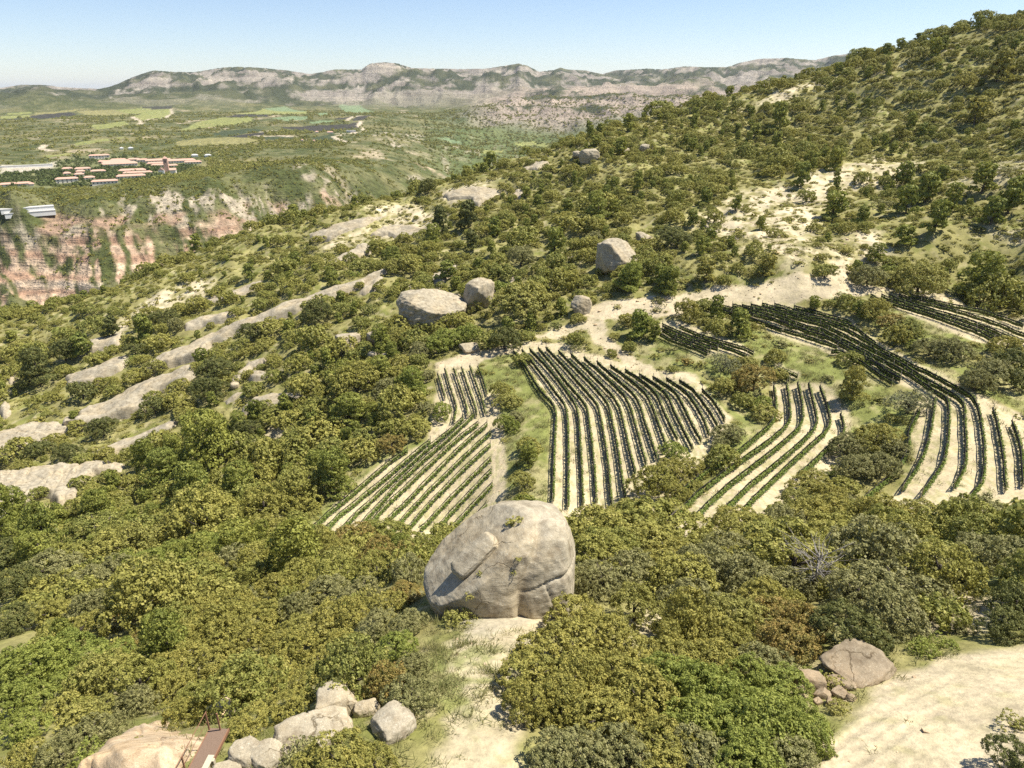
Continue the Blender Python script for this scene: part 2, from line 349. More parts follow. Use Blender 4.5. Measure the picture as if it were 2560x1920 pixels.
FZ = FZ + 0.42 * (wM + wC).clip(0, 1) * steps(FZ, 38.0, 51)
FZ = FZ + 0.2 * wg * steps(FZ, 21.0, 52)
# the crest line of the far range
SKY = [(0,190),(45,183),(95,183),(130,188),(170,190),(215,192),(245,185),(290,165),(330,152),(375,155),(420,156),(470,147),(510,144),(560,146),(620,152),(670,160),(700,155),(720,150),(780,150),(800,137),(830,134),(860,137),(890,147),(950,148),(1000,149),(1050,148),(1090,142),(1120,137),(1140,142),(1165,155),(1200,150),(1210,146),(1225,150),(1265,152),(1300,160),(1330,152),(1400,148),(1430,150),(1480,143),(1520,145),(1570,145),(1600,135),(1640,127),(1700,125),(1760,130),(1800,120),(1870,112),(1920,106),(1960,104),(2010,100),(2120,110),(2212,120)]
_t, _s = ray(np.array([a * 1.1573 for a, b in SKY]), np.array([b * 1.1573 for a, b in SKY]))
tgt = np.interp(TH, _t, _s) + 0.0007 * fbm(TH * 160, TH * 0, 3, 61)
sl_ = (FZ - CZ) / FR; s0 = -0.022; FRR = RR[FI:]
mx = np.where((FRR > 3300)[:, None], sl_, -9).max(0); mx = np.convolve(np.pad(mx, 6, mode='edge'), np.ones(13) / 13, 'valid')
kk = np.clip((tgt - s0) / np.maximum(mx - s0, 0.004), 0.2, 2.5)
ww = sstep(3300, 4200, FRR)[:, None] * (1 - sstep(20000, 39000, FRR))[:, None]
sl2 = np.where(sl_ > s0, s0 + (sl_ - s0) * kk[None], sl_)
m2 = np.where((FRR > 3300)[:, None], sl2, -9).max(0)
sl2 = np.where(sl2 > s0, s0 + (sl2 - s0) * np.clip((tgt - s0) / (m2 - s0), 0.5, 2)[None], sl2)
sl_ = sl_ * (1 - ww) + sl2 * ww
GZ[FI:] = np.where((FRR > 3300)[:, None], sl_ * FR + CZ, FZ)
FZ = GZ[FI:]
# ------------------------------------------------------------------ land cover (base colours of the ground itself)
def mixc(C, col, m): return C * (1 - m[..., None]) + np.array(col) * m[..., None]
N1 = fbm(NX / 9, NY / 9, 4, 71); N2 = fbm(NX / 2.2, NY / 2.2, 3, 72)
CN = np.zeros(NX.shape + (3,)) + np.array((.25, .225, .088))
CN = mixc(CN, (.165, .168, .048), sstep(-.15, .35, N1 + .5 * N2))
CN = mixc(CN, (.38, .32, .20), 0.6 * sstep(.10, .5, N1 * .6 - N2 * .8))
def near_soft(p, w_, wob, wl=5.0): return soft(castpoly(p, rmax=420), NX, NY, w_, wob, wl)
for p in GRASS:
    m = near_soft(p, 1.2, 2.5)
    CN = mixc(CN, (.19, .205, .060), m * .95)
    CN = mixc(CN, (.35, .30, .155), m * .7 * sstep(-.05, .4, N1 + N2 * .5))
for p in SCREE:
    m = near_soft(p, 4, 9, 12.0)
    CN = mixc(CN, (.52, .44, .29), m * sstep(-.35, .15, N1 * .8 + N2 * .6))
N3 = fbm(NX / 1.3, NY / 1.3, 2, 77)
for k_, (p, k) in enumerate(BARE):
    if k_ == 11: continue
    m = near_soft(p, .5, 1.2, 3.0)
    CN = mixc(CN, (.485, .405, .268), m * k * (0.78 + .22 * sstep(-.5, .3, N2)))
    CN = mixc(CN, (.40, .33, .22), m * k * .55 * sstep(.05, .4, fbm(NX / 3.5 + .5 * N1, NY / .7, 3, 78)))
    CN = mixc(CN, (.30, .27, .13), m * .5 * sstep(.25, .5, N3 + .3 * N1) * (1.0 if k < .95 or k_ == 2 else 0.0))
gp = near_soft([(1090,1600),(1230,1610),(1250,1700),(1180,1800),(1085,1780),(1072,1690)], .6, 1.6, 2.5); CN = mixc(CN, (.215, .225, .075), gp * .75 * sstep(-.35, .25, N3 + .4 * N2))
gp = near_soft([(1120,1530),(1340,1480),(1400,1500),(1330,1560),(1170,1600)], .6, 1.6, 2.5); CN = mixc(CN, (.34, .30, .225), gp * .7)
RUTS = [Z8([(1440,950),(1560,860),(1700,765),(1850,680),(2000,620),(2212,570),(2400,540)]), Z8([(1580,960),(1700,880),(1850,780),(2000,705),(2212,640),(2400,600)])]
for p in RUTS:
    pw = smooth_line(castpoly(p, rmax=120)); rw = NR < 70
    dl = np.full(NX.shape, 99.0); dl[rw] = dist_poly(pw, NX[rw], NY[rw], closed=False)
    for off in (0.0,):
        m = np.exp(-(dl / .20) ** 2) + .6 * np.exp(-((dl - .55) / .10) ** 2)
        CN = mixc(CN, (.36, .295, .195), .5 * m.clip(0, 1) * sstep(-.5, .2, N2)); GZ[:NI] -= .07 * np.exp(-(dl / .22) ** 2) - .04 * np.exp(-((dl - .42) / .14) ** 2)
vinem = np.zeros(NX.shape)
for p in VINE: vinem = np.maximum(vinem, near_soft(p, .6, 1.0))
CN = mixc(CN, (.47, .39, .25), vinem)
CN = mixc(CN, (.30, .285, .12), vinem * .6 * sstep(-.05, .35, fbm(NX / .8, NY / 2.5, 2, 79) + .5 * N1))
# gorge walls and badlands
sc = fbm(FT * 75 + 1.6 * fbm(FX / 90, FY / 90, 3, 81) + FR / 300, FR / 120, 4, 82)
FZ_ = GZ[FI:]; zrel = FZ_ - CZ
C2 = np.zeros(FX.shape + (3,)) + np.array((.080, .092, .030))
C2 = mixc(C2, (.165, .160, .070), sstep(-.2, .4, fbm(FX / 45, FY / 45, 4, 83)))
f25 = fbm(FX / 25, FY / 25, 3, 84)
rock_tan = sstep(.06, .36, sc + .35 * f25 - .25 * GU) * sstep(-108, -118, zrel)
C2 = mixc(C2, (.40, .345, .24), wg * rock_tan)
badm = np.zeros(FX.shape)
for p, k in [
    ([(0,640),(120,600),(250,590),(420,570),(560,560),(680,590),(560,700),(330,780),(0,820),(-60,820),(-60,640)], 1.0),
    (crop(0,100,.42194,[(0,1250),(300,1180),(500,1210),(720,1140),(790,1180),(760,1300),(900,1390),(850,1420),(520,1520),(400,1600),(100,1520),(130,1420),(0,1420)]), 1.0),
    (crop(0,100,.42194,[(1030,1140),(1130,1150),(1240,1260),(1180,1290),(1090,1240)]), 1.0),
    (Z2([(500,640),(620,640),(760,720),(920,770),(900,800),(760,820),(640,790),(540,720)]), 1.0), (Z2([(0,900),(150,900),(320,950),(240,1010),(0,1020)]), .7)]:
    badm = np.maximum(badm, k * soft(castpoly(p, rmin=600, rmax=1500), FX, FY, 10, 25, 60))
zb = fbm(zrel / 12 + .5 * fbm(FX / 80, FY / 80, 2, 85), FX / 900, 3, 86)
bad = mixc(mixc(np.zeros(FX.shape + (3,)) + np.array((.52, .385, .265)), (.37, .235, .155), sstep(.02, .3, zb)), (.55, .455, .34), sstep(.1, .4, -zb))
TAN = [crop(0,100,.42194,[(690,1110),(750,990),(900,900),(1230,900),(1500,930),(1800,960),(2130,1000),(2130,1080),(1500,1080),(1000,1060)]), crop(0,100,.42194,[(1950,850),(2133,850),(2133,1000),(1950,950)]), crop(0,100,.42194,[(1650,720),(1720,720),(1860,830),(1800,830)]),
       Z2([(250,430),(450,440),(600,560),(590,610),(350,600),(250,540)]), Z2([(330,560),(480,600),(560,640),(420,640)]), Z2([(520,800),(580,790),(620,830),(560,870)]), crop(0,100,.42194,[(0,1190),(350,1180),(500,1120),(400,1240),(0,1300)])]
for p in TAN:
    mtn = soft(castpoly(p, rmin=600, rmax=2400), FX, FY, 8, 20, 50); C2 = mixc(C2, (.40, .34, .245), mtn * sstep(-.12, .12, sc + .5 * f25))
mb = badm * sstep(-.16, .12, sc + .45 * f25 + .15 * np.sin(FT * 60))
C2 = C2 * (1 - mb[..., None]) + bad * mb[..., None]
redband = wg * sstep(-150, -144, zrel) * (1 - sstep(-134, -128, zrel)) * (FT < -.12)
C2 = mixc(C2, (.34, .23, .155), redband * sstep(-.1, .2, fbm(FX / 50, FY / 50, 3, 88)))
# plateau and side valley
pl = sstep(1000, 1100, FR) * (1 - sstep(3300, 3800, FR))
P1 = fbm(FX / 160, FY / 160, 4, 91)
C2 = mixc(C2, (.215, .190, .085), pl * sstep(-.1, .4, P1))
C2 = mixc(C2, (.42, .34, .225), pl * .8 * sstep(.22, .5, fbm(FX / 110, FY / 110, 4, 92)))
C2 = mixc(C2, (.12, .155, .055), wr * .7)
C2 = mixc(C2, (.42, .35, .25), wr * sstep(.12, .35, fbm(FT * 60, FR / 220, 4, 93)) * (1 - sstep(-.02, .12, FT)) * (1 - sstep(2000, 2500, FR)) * .9)
FC = dict(y=(.25, .26, .085), o=(.26, .235, .095), d=(.052, .047, .040), t=(.19, .25, .125), g=(.055, .072, .033))
fieldm = np.zeros(FX.shape); P2 = fbm(FX / 60, FY / 60, 3, 95)
for p, c in FIELDS:
    pw = castpoly(p, rmin=900, rmax=4500); m = inside(pw, FX, FY).astype(float)
    C2 = mixc(C2, FC[c], m * .95); fieldm = np.maximum(fieldm, m)
    if c in 'yo': C2 = mixc(C2, (.33, .29, .12), m * .5 * sstep(0, .5, P2))
for p in FROADS:
    pw = castpoly(p, rmin=900, rmax=4500)
    if len(pw) > 1:
        d = dist_poly(pw, FX, FY, closed=False); m = 1 - sstep(5, 9, d); C2 = mixc(C2, (.50, .42, .30), m); fieldm = np.maximum(fieldm, m)
townm = soft(castpoly(R1([(0,290),(0,200),(560,165),(900,100),(1200,110),(2000,150),(2000,200),(1500,350),(900,420),(300,430),(0,440)]), rmin=900, rmax=2500), FX, FY, 15)
C2 = mixc(C2, (.18, .185, .08), townm * .8)
pf = soft(castpoly(BARE[11][0], rmin=900, rmax=2500), FX, FY, 8); C2 = mixc(C2, (.46, .41, .31), pf)
fieldm = np.maximum(fieldm, pf)
# far range: grey beds, pale scars, dark scrub
mt = np.maximum(wM, wC * .999)
gsl = np.gradient(FZ_, axis=0) / np.gradient(FR, axis=0)
bed = fbm(zrel / 26 + 1.5 * fbm(FX / 500, FY / 500, 3, 101), FX / 1600, 3, 102)
big = fbm(FX / 520, FY / 700, 4, 103)
fine = fbm(FX / 150, FY / 190, 4, 107)
expo = sstep(.16, .34, .35 * gsl + .75 * big + .35 * bed + .45 * fine + .22 * RM2 + .25 * wC)
scar = sstep(.22, .34, fbm(FT * 70 + FX / 900, FR / 330, 4, 104))
M = np.zeros(FX.shape + (3,)) + np.array((.048, .056, .028))
M = mixc(M, (.105, .105, .052), sstep(-.1, .4, fbm(FX / 200, FY / 200, 3, 105)))
M = mixc(M, (.30, .26, .215), expo * .88); M = mixc(M, (.38, .335, .27), scar * sstep(-.1, .3, big + .2) * .6)
M = mixc(M, (.36, .28, .215), wC * expo * .6)
C2 = C2 * (1 - mt[..., None]) + M * mt[..., None]
cover = np.zeros(GX.shape + (3,)); cover[:FI] = CN[:FI]; cover[NI:] = C2[NI - FI:]
wf = sstep(410, 465, RR[FI:NI])[:, None, None]
cover[FI:NI] = CN[FI:] * (1 - wf) + C2[:NI - FI] * wf
rockm = np.zeros(GX.shape); rockm[FI:] = np.clip(mt * (.25 + .75 * expo) + .6 * wg * np.maximum(rock_tan, badm), 0, 1)
print('cover', round(time.time() - _T0, 1))
# ------------------------------------------------------------------ helpers for objects
def mesh_np(name, V, F, smooth=True):
    """V (n,3), F (m,4) or (m,3) ints"""
    me = bpy.data.meshes.new(name)
    V = np.ascontiguousarray(V, np.float32); F = np.ascontiguousarray(F, np.int32); k = F.shape[1]; m = len(F)
    me.vertices.add(len(V)); me.vertices.foreach_set('co', V.ravel())
    me.loops.add(m * k); me.loops.foreach_set('vertex_index', F.ravel())
    me.polygons.add(m); me.polygons.foreach_set('loop_start', np.arange(0, m * k, k, dtype=np.int32))
    me.polygons.foreach_set('loop_total', np.full(m, k, np.int32))
    if smooth: me.polygons.foreach_set('use_smooth', np.ones(m, bool))
    me.update(calc_edges=True); me.validate()
    return me
def link(name, me, mat=None, parent=None):
    o = bpy.data.objects.new(name, me); COL.objects.link(o)
    if mat is not None and hasattr(me, 'materials') and len(me.materials) == 0: me.materials.append(mat)
    if parent is not None: o.parent = parent
    return o
def tag(o, label=None, cat=None, group=None, kind=None):
    if label: o['label'] = label
    if cat: o['category'] = cat
    if group: o['group'] = group
    if kind: o['kind'] = kind
    return o
def empty(name, loc=(0, 0, 0), rz=0.0):
    o = bpy.data.objects.new(name, None); COL.objects.link(o); o.location = loc; o.rotation_euler = (0, 0, rz); o.empty_display_size = .3
    return o
def colattr(me, name, C):
    a = me.color_attributes.new(name, 'FLOAT_COLOR', 'POINT')
    C = np.asarray(C, np.float32)
    if C.shape[1] == 3: C = np.hstack([C, np.ones((len(C), 1), np.float32)])
    a.data.foreach_set('color', C.ravel())
class NT:
    """small shader graph writer"""
    def __init__(s, name):
        s.m = bpy.data.materials.new(name); s.m.use_nodes = True; s.t = s.m.node_tree; s.t.nodes.clear()
        s.out = s.t.nodes.new('ShaderNodeOutputMaterial')
    def n(s, typ, **kw):
        nd = s.t.nodes.new(typ)
        for k, v in kw.items():
            if k.startswith('i_'): nd.inputs[int(k[2:]) if k[2:].isdigit() else k[2:].replace('_', ' ')].default_value = v
            else: setattr(nd, k, v)
        return nd
    def l(s, a, b): s.t.links.new(a, b)
    def noise(s, scale, detail=4, rough=.55, vec=None):
        n_ = s.n('ShaderNodeTexNoise'); n_.inputs['Scale'].default_value = scale; n_.inputs['Detail'].default_value = detail; n_.inputs['Roughness'].default_value = rough
        if vec is not None: s.l(vec, n_.inputs['Vector'])
        return n_.outputs[0]
    def ramp(s, fac, stops):
        r = s.n('ShaderNodeValToRGB'); e = r.color_ramp.elements
        while len(e) < len(stops): e.new(.5)
        for q, (p, c) in zip(e, stops): q.position = p; q.color = tuple(c) + (1,) if len(c) == 3 else c
        s.l(fac, r.inputs[0]); return r.outputs[0]
    def math(s, op, a, b=None, clamp=False):
        m = s.n('ShaderNodeMath', operation=op, use_clamp=clamp)
        for i, v in enumerate((a, b)):
            if v is None: continue
            if isinstance(v, (int, float)): m.inputs[i].default_value = v
            else: s.l(v, m.inputs[i])
        return m.outputs[0]
    def mix(s, fac, a, b, mode='MIX'):
        m = s.n('ShaderNodeMix', data_type='RGBA', blend_type=mode)
        for sock, v in ((m.inputs[0], fac), (m.inputs[6], a), (m.inputs[7], b)):
            if isinstance(v, (int, float)): sock.default_value = v
            elif isinstance(v, tuple): sock.default_value = v + (1,) if len(v) == 3 else v
            else: s.l(v, sock)
        return m.outputs[2]
    def bump(s, h, strength=.5, dist=.1, normal=None):
        b = s.n('ShaderNodeBump'); b.inputs['Strength'].default_value = strength; b.inputs['Distance'].default_value = dist
        s.l(h, b.inputs['Height'])
        if normal is not None: s.l(normal, b.inputs['Normal'])
        return b.outputs[0]
    def bsdf(s, col, rough=.9, normal=None, spec=.2):
        p = s.n('ShaderNodeBsdfPrincipled'); p.inputs['Roughness'].default_value = rough
        p.inputs['Specular IOR Level'].default_value = spec
        if isinstance(col, tuple): p.inputs['Base Color'].default_value = col + (1,)
        else: s.l(col, p.inputs['Base Color'])
        if normal is not None: s.l(normal, p.inputs['Normal'])
        s.l(p.outputs[0], s.out.inputs[0]); return p
def flat_mat(name, col, rough=.85, var=.12, scale=3.0, spec=.2):
    g = NT(name); pos = g.n('ShaderNodeNewGeometry').outputs['Position']
    n_ = g.noise(scale, 4, .6, pos)
    c = g.mix(n_, tuple(v * (1 - var) for v in col), tuple(min(1, v * (1 + var)) for v in col))
    g.bsdf(c, rough, g.bump(n_, .3, .02), spec); return g.m

# ------------------------------------------------------------------ ground
g = NT('ground_earth'); geo = g.n('ShaderNodeNewGeometry'); pos = geo.outputs['Position']
att = g.n('ShaderNodeAttribute', attribute_name='cover').outputs['Color']
rk = g.n('ShaderNodeAttribute', attribute_name='rocky').outputs['Fac']
dist = g.n('ShaderNodeVectorMath', operation='LENGTH'); g.l(pos, dist.inputs[0]); dist = dist.outputs['Value']
nearf = g.math('SUBTRACT', 1.0, g.math('DIVIDE', dist, 420.0), True)
n1 = g.noise(2.2, 6, .65, pos); n2 = g.noise(.35, 6, .6, pos); n3 = g.noise(.02, 7, .6, pos); n4 = g.noise(.11, 6, .65, pos)
f1 = g.ramp(n1, [(.3, (.72,) * 3), (.5, (1,) * 3), (.72, (1.28,) * 3)])
f2 = g.ramp(n2, [(.3, (.80,) * 3), (.7, (1.18,) * 3)])
f3 = g.ramp(n4, [(.32, (.62,) * 3), (.5, (1,) * 3), (.68, (1.38,) * 3)])
cc = g.mix(1.0, att, f2, 'MULTIPLY')
cn = g.mix(1.0, cc, f1, 'MULTIPLY'); cf = g.mix(1.0, cc, f3, 'MULTIPLY')
col = g.mix(nearf, cf, cn)
# small plants on distant earth and rock
v = g.n('ShaderNodeTexVoronoi'); v.inputs['Scale'].default_value = .10; v.inputs['Randomness'].default_value = 1
g.l(pos, v.inputs['Vector'])
sp = g.math('LESS_THAN', v.outputs['Distance'], g.math('MULTIPLY', n4, .62))
farf = g.math('MULTIPLY', g.math('GREATER_THAN', dist, 1600.0), .5)
sp = g.math('MULTIPLY', sp, farf)
col = g.mix(sp, col, (.060, .070, .036))
# beds of the far rock
sep = g.n('ShaderNodeSeparateXYZ'); g.l(pos, sep.inputs[0])
cmb = g.n('ShaderNodeCombineXYZ'); g.l(g.math('MULTIPLY', sep.outputs[0], .0016), cmb.inputs[0]); g.l(g.math('MULTIPLY', sep.outputs[1], .0016), cmb.inputs[1]); g.l(g.math('MULTIPLY', sep.outputs[2], .035), cmb.inputs[2])
bd = g.noise(1.0, 6, .7, cmb.outputs[0])
bcol = g.mix(1.0, col, g.ramp(bd, [(.35, (.72, .70, .70)), (.5, (1,) * 3), (.65, (1.25, 1.23, 1.2))]), 'MULTIPLY')
col = g.mix(rk, col, bcol)
h = g.math('ADD', g.math('MULTIPLY', n1, .10), g.math('MULTIPLY', n2, .35))
bn = g.bump(h, .8, 1.0)
hf = g.math('ADD', g.math('MULTIPLY', n4, 9.0), g.math('MULTIPLY', bd, 16.0))
farb = g.n('ShaderNodeBump'); farb.inputs['Distance'].default_value = 1.0; g.l(hf, farb.inputs['Height']); g.l(bn, farb.inputs['Normal'])
g.l(g.math('MULTIPLY', g.math('GREATER_THAN', dist, 600.0), .8), farb.inputs['Strength'])
g.bsdf(col, .95, farb.outputs[0], .1)
GROUND = g.m
nr, nc = GX.shape
V = np.stack([GX, GY, GZ], -1).reshape(-1, 3)
V = np.vstack([V, [[0, 0, float(GZ[0].mean())]]])
I = np.arange(nr * nc).reshape(nr, nc)
F = np.stack([I[:-1, :-1], I[:-1, 1:], I[1:, 1:], I[1:, :-1]], -1).reshape(-1, 4)
me = mesh_np('terrain', V, F)
colattr(me, 'cover', np.vstack([np.clip(cover, .01, .9).reshape(-1, 3), [[.3, .3, .2]]]))
a = me.attributes.new('rocky', 'FLOAT', 'POINT'); a.data.foreach_set('value', np.append(rockm.ravel(), 0).astype(np.float32))
tag(link('terrain', me, GROUND), 'hillside, gorge, plateau and far mountain range', kind='structure')
# ground behind the eye so the sheet closes
bx = np.linspace(-400, 400, 41); 
bt = np.linspace(1.15, 2 * math.pi - 1.15, 60); br = np.exp(np.linspace(math.log(6), math.log(40000), 40))
BT, BR = np.meshgrid(bt, br); wL = (BT - 1.15) / (2 * math.pi - 2.3)
zr = np.interp(BR.ravel(), RR, GZ[:, -1]).reshape(BR.shape); zl = np.interp(BR.ravel(), RR, GZ[:, 0]).reshape(BR.shape)
BZ = zr * (1 - wL) + zl * wL
Vb = np.stack([BR * np.sin(BT), BR * np.cos(BT), BZ], -1).reshape(-1, 3); I = np.arange(BT.size).reshape(BT.shape)
me = mesh_np('terrain_behind', Vb, np.stack([I[:-1, :-1], I[:-1, 1:], I[1:, 1:], I[1:, :-1]], -1).reshape(-1, 4))
colattr(me, 'cover', np.tile([[.2, .19, .09]], (len(Vb), 1)))
tag(link('ground', me, GROUND), 'scrubby ground carrying on behind the viewpoint', kind='structure')
print('terrain', round(time.time() - _T0, 1))
# ------------------------------------------------------------------ rock
def rock_mat(name, base, dark, pale, warm):
    g = NT(name); tc = g.n('ShaderNodeNewGeometry').outputs['Position']
    a_ = g.noise(.9, 8, .62, tc); b_ = g.noise(6.0, 6, .7, tc); c_ = g.noise(.22, 4, .5, tc)
    mp = g.n('ShaderNodeMapping'); mp.inputs['Scale'].default_value = (.5, .5, 2.6); mp.inputs['Rotation'].default_value = (.5, .35, 0); g.l(tc, mp.inputs['Vector'])
    st = g.noise(1.1, 6, .65, mp.outputs[0])
    col = g.mix(g.ramp(a_, [(.35, (0,) * 3), (.62, (1,) * 3)]), dark, base)
    col = g.mix(g.ramp(c_, [(.45, (0,) * 3), (.62, (1,) * 3)]), col, warm)
    col = g.mix(g.math('MULTIPLY', g.ramp(b_, [(.56, (0,) * 3), (.68, (1,) * 3)]), .65), col, pale)
    vo = g.n('ShaderNodeTexVoronoi'); vo.inputs['Scale'].default_value = 5.0; g.l(tc, vo.inputs['Vector'])
    lich = g.math('MULTIPLY', g.math('LESS_THAN', vo.outputs['Distance'], g.math('MULTIPLY', a_, .36)), .5)
    col = g.mix(lich, col, pale)
    wv = g.n('ShaderNodeTexVoronoi', feature='DISTANCE_TO_EDGE'); wv.inputs['Scale'].default_value = .16
    wn_ = g.n('ShaderNodeVectorMath', operation='ADD'); g.l(tc, wn_.inputs[0])
    ns = g.n('ShaderNodeTexNoise'); ns.inputs['Scale'].default_value = .4; ns.inputs['Detail'].default_value = 5; g.l(tc, ns.inputs['Vector'])
    sc_ = g.n('ShaderNodeVectorMath', operation='SCALE'); sc_.inputs['Scale'].default_value = 4.0; g.l(ns.outputs['Color'], sc_.inputs[0]); g.l(sc_.outputs[0], wn_.inputs[1])
    g.l(wn_.outputs[0], wv.inputs['Vector'])
    crack = g.ramp(wv.outputs['Distance'], [(0.0, (0,) * 3), (.012, (1,) * 3)])
    ckm = g.math('MULTIPLY', g.math('SUBTRACT', 1.0, crack), g.ramp(g.noise(.35, 3, .5, tc), [(.5, (0,) * 3), (.58, (1,) * 3)])); ck = g.mix(ckm, (1, 1, 1), (.40, .36, .30)); col = g.mix(1.0, col, ck, 'MULTIPLY')
    ms = g.n('ShaderNodeMapping'); ms.inputs['Scale'].default_value = (1.4, 1.4, .16); g.l(tc, ms.inputs['Vector'])
    sk = g.noise(1.0, 5, .6, ms.outputs[0]); col = g.mix(1.0, col, g.ramp(sk, [(.34, (.76, .73, .70)), (.48, (1,) * 3), (.66, (1.10, 1.09, 1.07))]), 'MULTIPLY')
    gr = g.noise(26.0, 3, .7, tc); col = g.mix(1.0, col, g.ramp(gr, [(.35, (.70,) * 3), (.62, (1.22,) * 3)]), 'MULTIPLY')
    col = g.mix(1.0, col, g.ramp(st, [(.35, (.80, .79, .77)), (.6, (1.08,) * 3)]), 'MULTIPLY')
    h = g.math('ADD', g.math('ADD', g.math('MULTIPLY', a_, .5), g.math('MULTIPLY', b_, .09)), g.math('MULTIPLY', st, .35))
    h = g.math('ADD', h, g.math('MULTIPLY', ckm, -.15))
    g.bsdf(col, .93, g.bump(h, .5, .35), .15); return g.m
ROCK = rock_mat('sandstone_grey', (.385, .335, .245), (.300, .258, .185), (.52, .475, .375), (.385, .32, .215))
ROCKB = rock_mat('sandstone_brown', (.29, .235, .16), (.19, .15, .10), (.38, .33, .24), (.31, .235, .15))
ROCKW = rock_mat('sandstone_buff', (.52, .41, .275), (.40, .29, .18), (.56, .47, .34), (.50, .36, .21))
def cube_sphere(k):
    vs, fs = {}, []
    def vid(p):
        key = tuple(np.round(p, 6)); 
        if key not in vs: vs[key] = len(vs)
        return vs[key]
    lin = np.tan(np.linspace(-math.pi / 4, math.pi / 4, k + 1))
    for ax in range(3):
        for sg in (-1, 1):
            for i in range(k):
                for j in range(k):
                    q = []
                    for (a, b) in ((i, j), (i + 1, j), (i + 1, j + 1), (i, j + 1)):
                        p = [0, 0, 0]; p[ax] = sg; p[(ax + 1) % 3] = lin[a]; p[(ax + 2) % 3] = lin[b] * sg
                        q.append(vid(p))
                    fs.append(q)
    V_ = np.array(list(vs.keys())); V_ /= np.linalg.norm(V_, axis=1)[:, None]
    return V_, np.array(fs)
_CS = {k: cube_sphere(k) for k in (14, 26, 70)}
def n3(P_, s, seed, o=4):
    x, y, z = P_[:, 0] * s, P_[:, 1] * s, P_[:, 2] * s
    return (fbm(x + 3.1 * seed, y + z * .7, o, seed) + fbm(y - 2.3 * seed, z - x * .6, o, seed + 7) + fbm(z + seed, x + y * .5, o, seed + 13)) / 1.8
def boulder_mesh(name, dims, seed, k=26, amp=.16, cuts=5, box=.35):
    D_, F_q = _CS[k]; r_ = np.random.default_rng(seed)
    V_ = D_.copy()
    m_ = np.abs(V_).max(1)[:, None]; V_ = V_ * (1 - box) + V_ / m_ * box
    for _ in range(cuts):                                   # flat faces as in split stone
        nrm = r_.normal(size=3); nrm /= np.linalg.norm(nrm); d = r_.uniform(.62, .9)
        over = V_ @ nrm - d; V_ = V_ - np.where(over > 0, over * .88, 0)[:, None] * nrm
    V_ = V_ * (1 + amp * n3(V_, 1.1, seed, 5) + amp * .35 * n3(V_, 4.5, seed + 3, 3))[:, None]
    V_ = V_ * (np.array(dims) / 2)
    return mesh_np(name, V_, F_q)
def place_rock(px, py, wpx, asp, hr, label, seed, rz=0.0, cat='boulder', grp=None, mat=None, k=14, sink=.3, rmax=430, name='boulder', box=.35):
    """rock whose middle shows at px,py and which is wpx photo pixels wide"""
    q = cast(px, py, 1.0, rmax=rmax)
    for _ in range(3):
        dep = q[1] * CP - (float(Z(*q)) - CZ) * SP; wd = wpx * dep / FPX; h_ = wd * hr
        q2 = cast(px, py, h_ * (.5 - sink), rmax=rmax)
        if q2 is not None: q = q2
    me = boulder_mesh(name, (wd, wd * asp, h_), seed, k, box=box)
    o = link(name, me, mat or ROCK); o.location = (q[0], q[1], float(Z(*q)) + h_ * (.5 - sink)); o.rotation_euler = (0, 0, rz)
    return tag(o, label, cat, grp), q, wd
ROCKPOLY = []
def slab(pts, H, label, grp='rock ribs on the slope', rmax=430, step=.45, seed=1, mat=None, name='rock_slab', cat='rock slab', lean=1.0):
    poly = castpoly(pts, rmax=rmax)
    if len(poly) < 3: return None
    ROCKPOLY.append(poly)
    c = poly.mean(0); u_, s_, vt = np.linalg.svd(poly - c); ax = vt[0]; ay = np.array([-ax[1], ax[0]])
    if ay[1] > 0: ay = -ay                                      # ay looks towards the valley side
    L = (poly - c) @ ax; Wd = (poly - c) @ ay
    pad = .8; xs = np.arange(L.min() - pad, L.max() + pad, step); ys = np.arange(Wd.min() - pad, Wd.max() + pad, step * .7)
    U, V_ = np.meshgrid(xs, ys)
    Xw = c[0] + U * ax[0] + V_ * ay[0]; Yw = c[1] + U * ax[1] + V_ * ay[1]
    sd = dist_poly(poly, Xw, Yw) * np.where(inside(poly, Xw, Yw), 1, -1)
    sd = sd + 1.1 * fbm(Xw / 6.0, Yw / 6.0, 3, seed + 200)
    t = (V_ - Wd.min()) / max(Wd.max() - Wd.min(), .1)
    top = H * (.30 + .80 * t * lean) * (1 + .45 * fbm(U / 16, V_ / 8, 3, seed + 5))
    lay = .22 * H * sstep(.02, .0, np.abs(fbm(U / 22, V_ / 3.2, 3, seed + 9))) + .10 * H * sstep(0, .25, fbm(U / 18, V_ / 1.5, 3, seed + 11))
    gap = 1 - .8 * sstep(.03, .0, np.abs(fbm(U / 16 + 5, V_ / 14, 2, seed + 21))) * sstep(-.1, .2, fbm(U / 9, V_ / 9, 2, seed + 23))
    hgt = sstep(-.25, .9 + .8 * (1 - t), sd) * (top * (.55 + .45 * gap) - lay) + .12 * fbm(U / 2.4, V_ / 1.6, 3, seed + 31)
    hgt = np.where(sd < -.25, -1.0, hgt)
    Zw = Z(Xw, Yw) + hgt
    keep = (sd > -.75)
    I = np.arange(U.size).reshape(U.shape); k4 = keep[:-1, :-1] | keep[1:, :-1] | keep[:-1, 1:] | keep[1:, 1:]
    F_ = np.stack([I[:-1, :-1], I[:-1, 1:], I[1:, 1:], I[1:, :-1]], -1)[k4]
    used, inv = np.unique(F_, return_inverse=True)
    P3 = np.stack([Xw, Yw, Zw], -1).reshape(-1, 3)[used]
    if ax[0] * ay[1] - ax[1] * ay[0] < 0: F2 = inv.reshape(-1, 4)[:, ::-1]
    else: F2 = inv.reshape(-1, 4)
    o3 = P3.mean(0); me = mesh_np(name, P3 - o3, F2); o = link(name, me, mat or ROCK); o.location = o3
    return tag(o, label, cat, grp, 'thing')
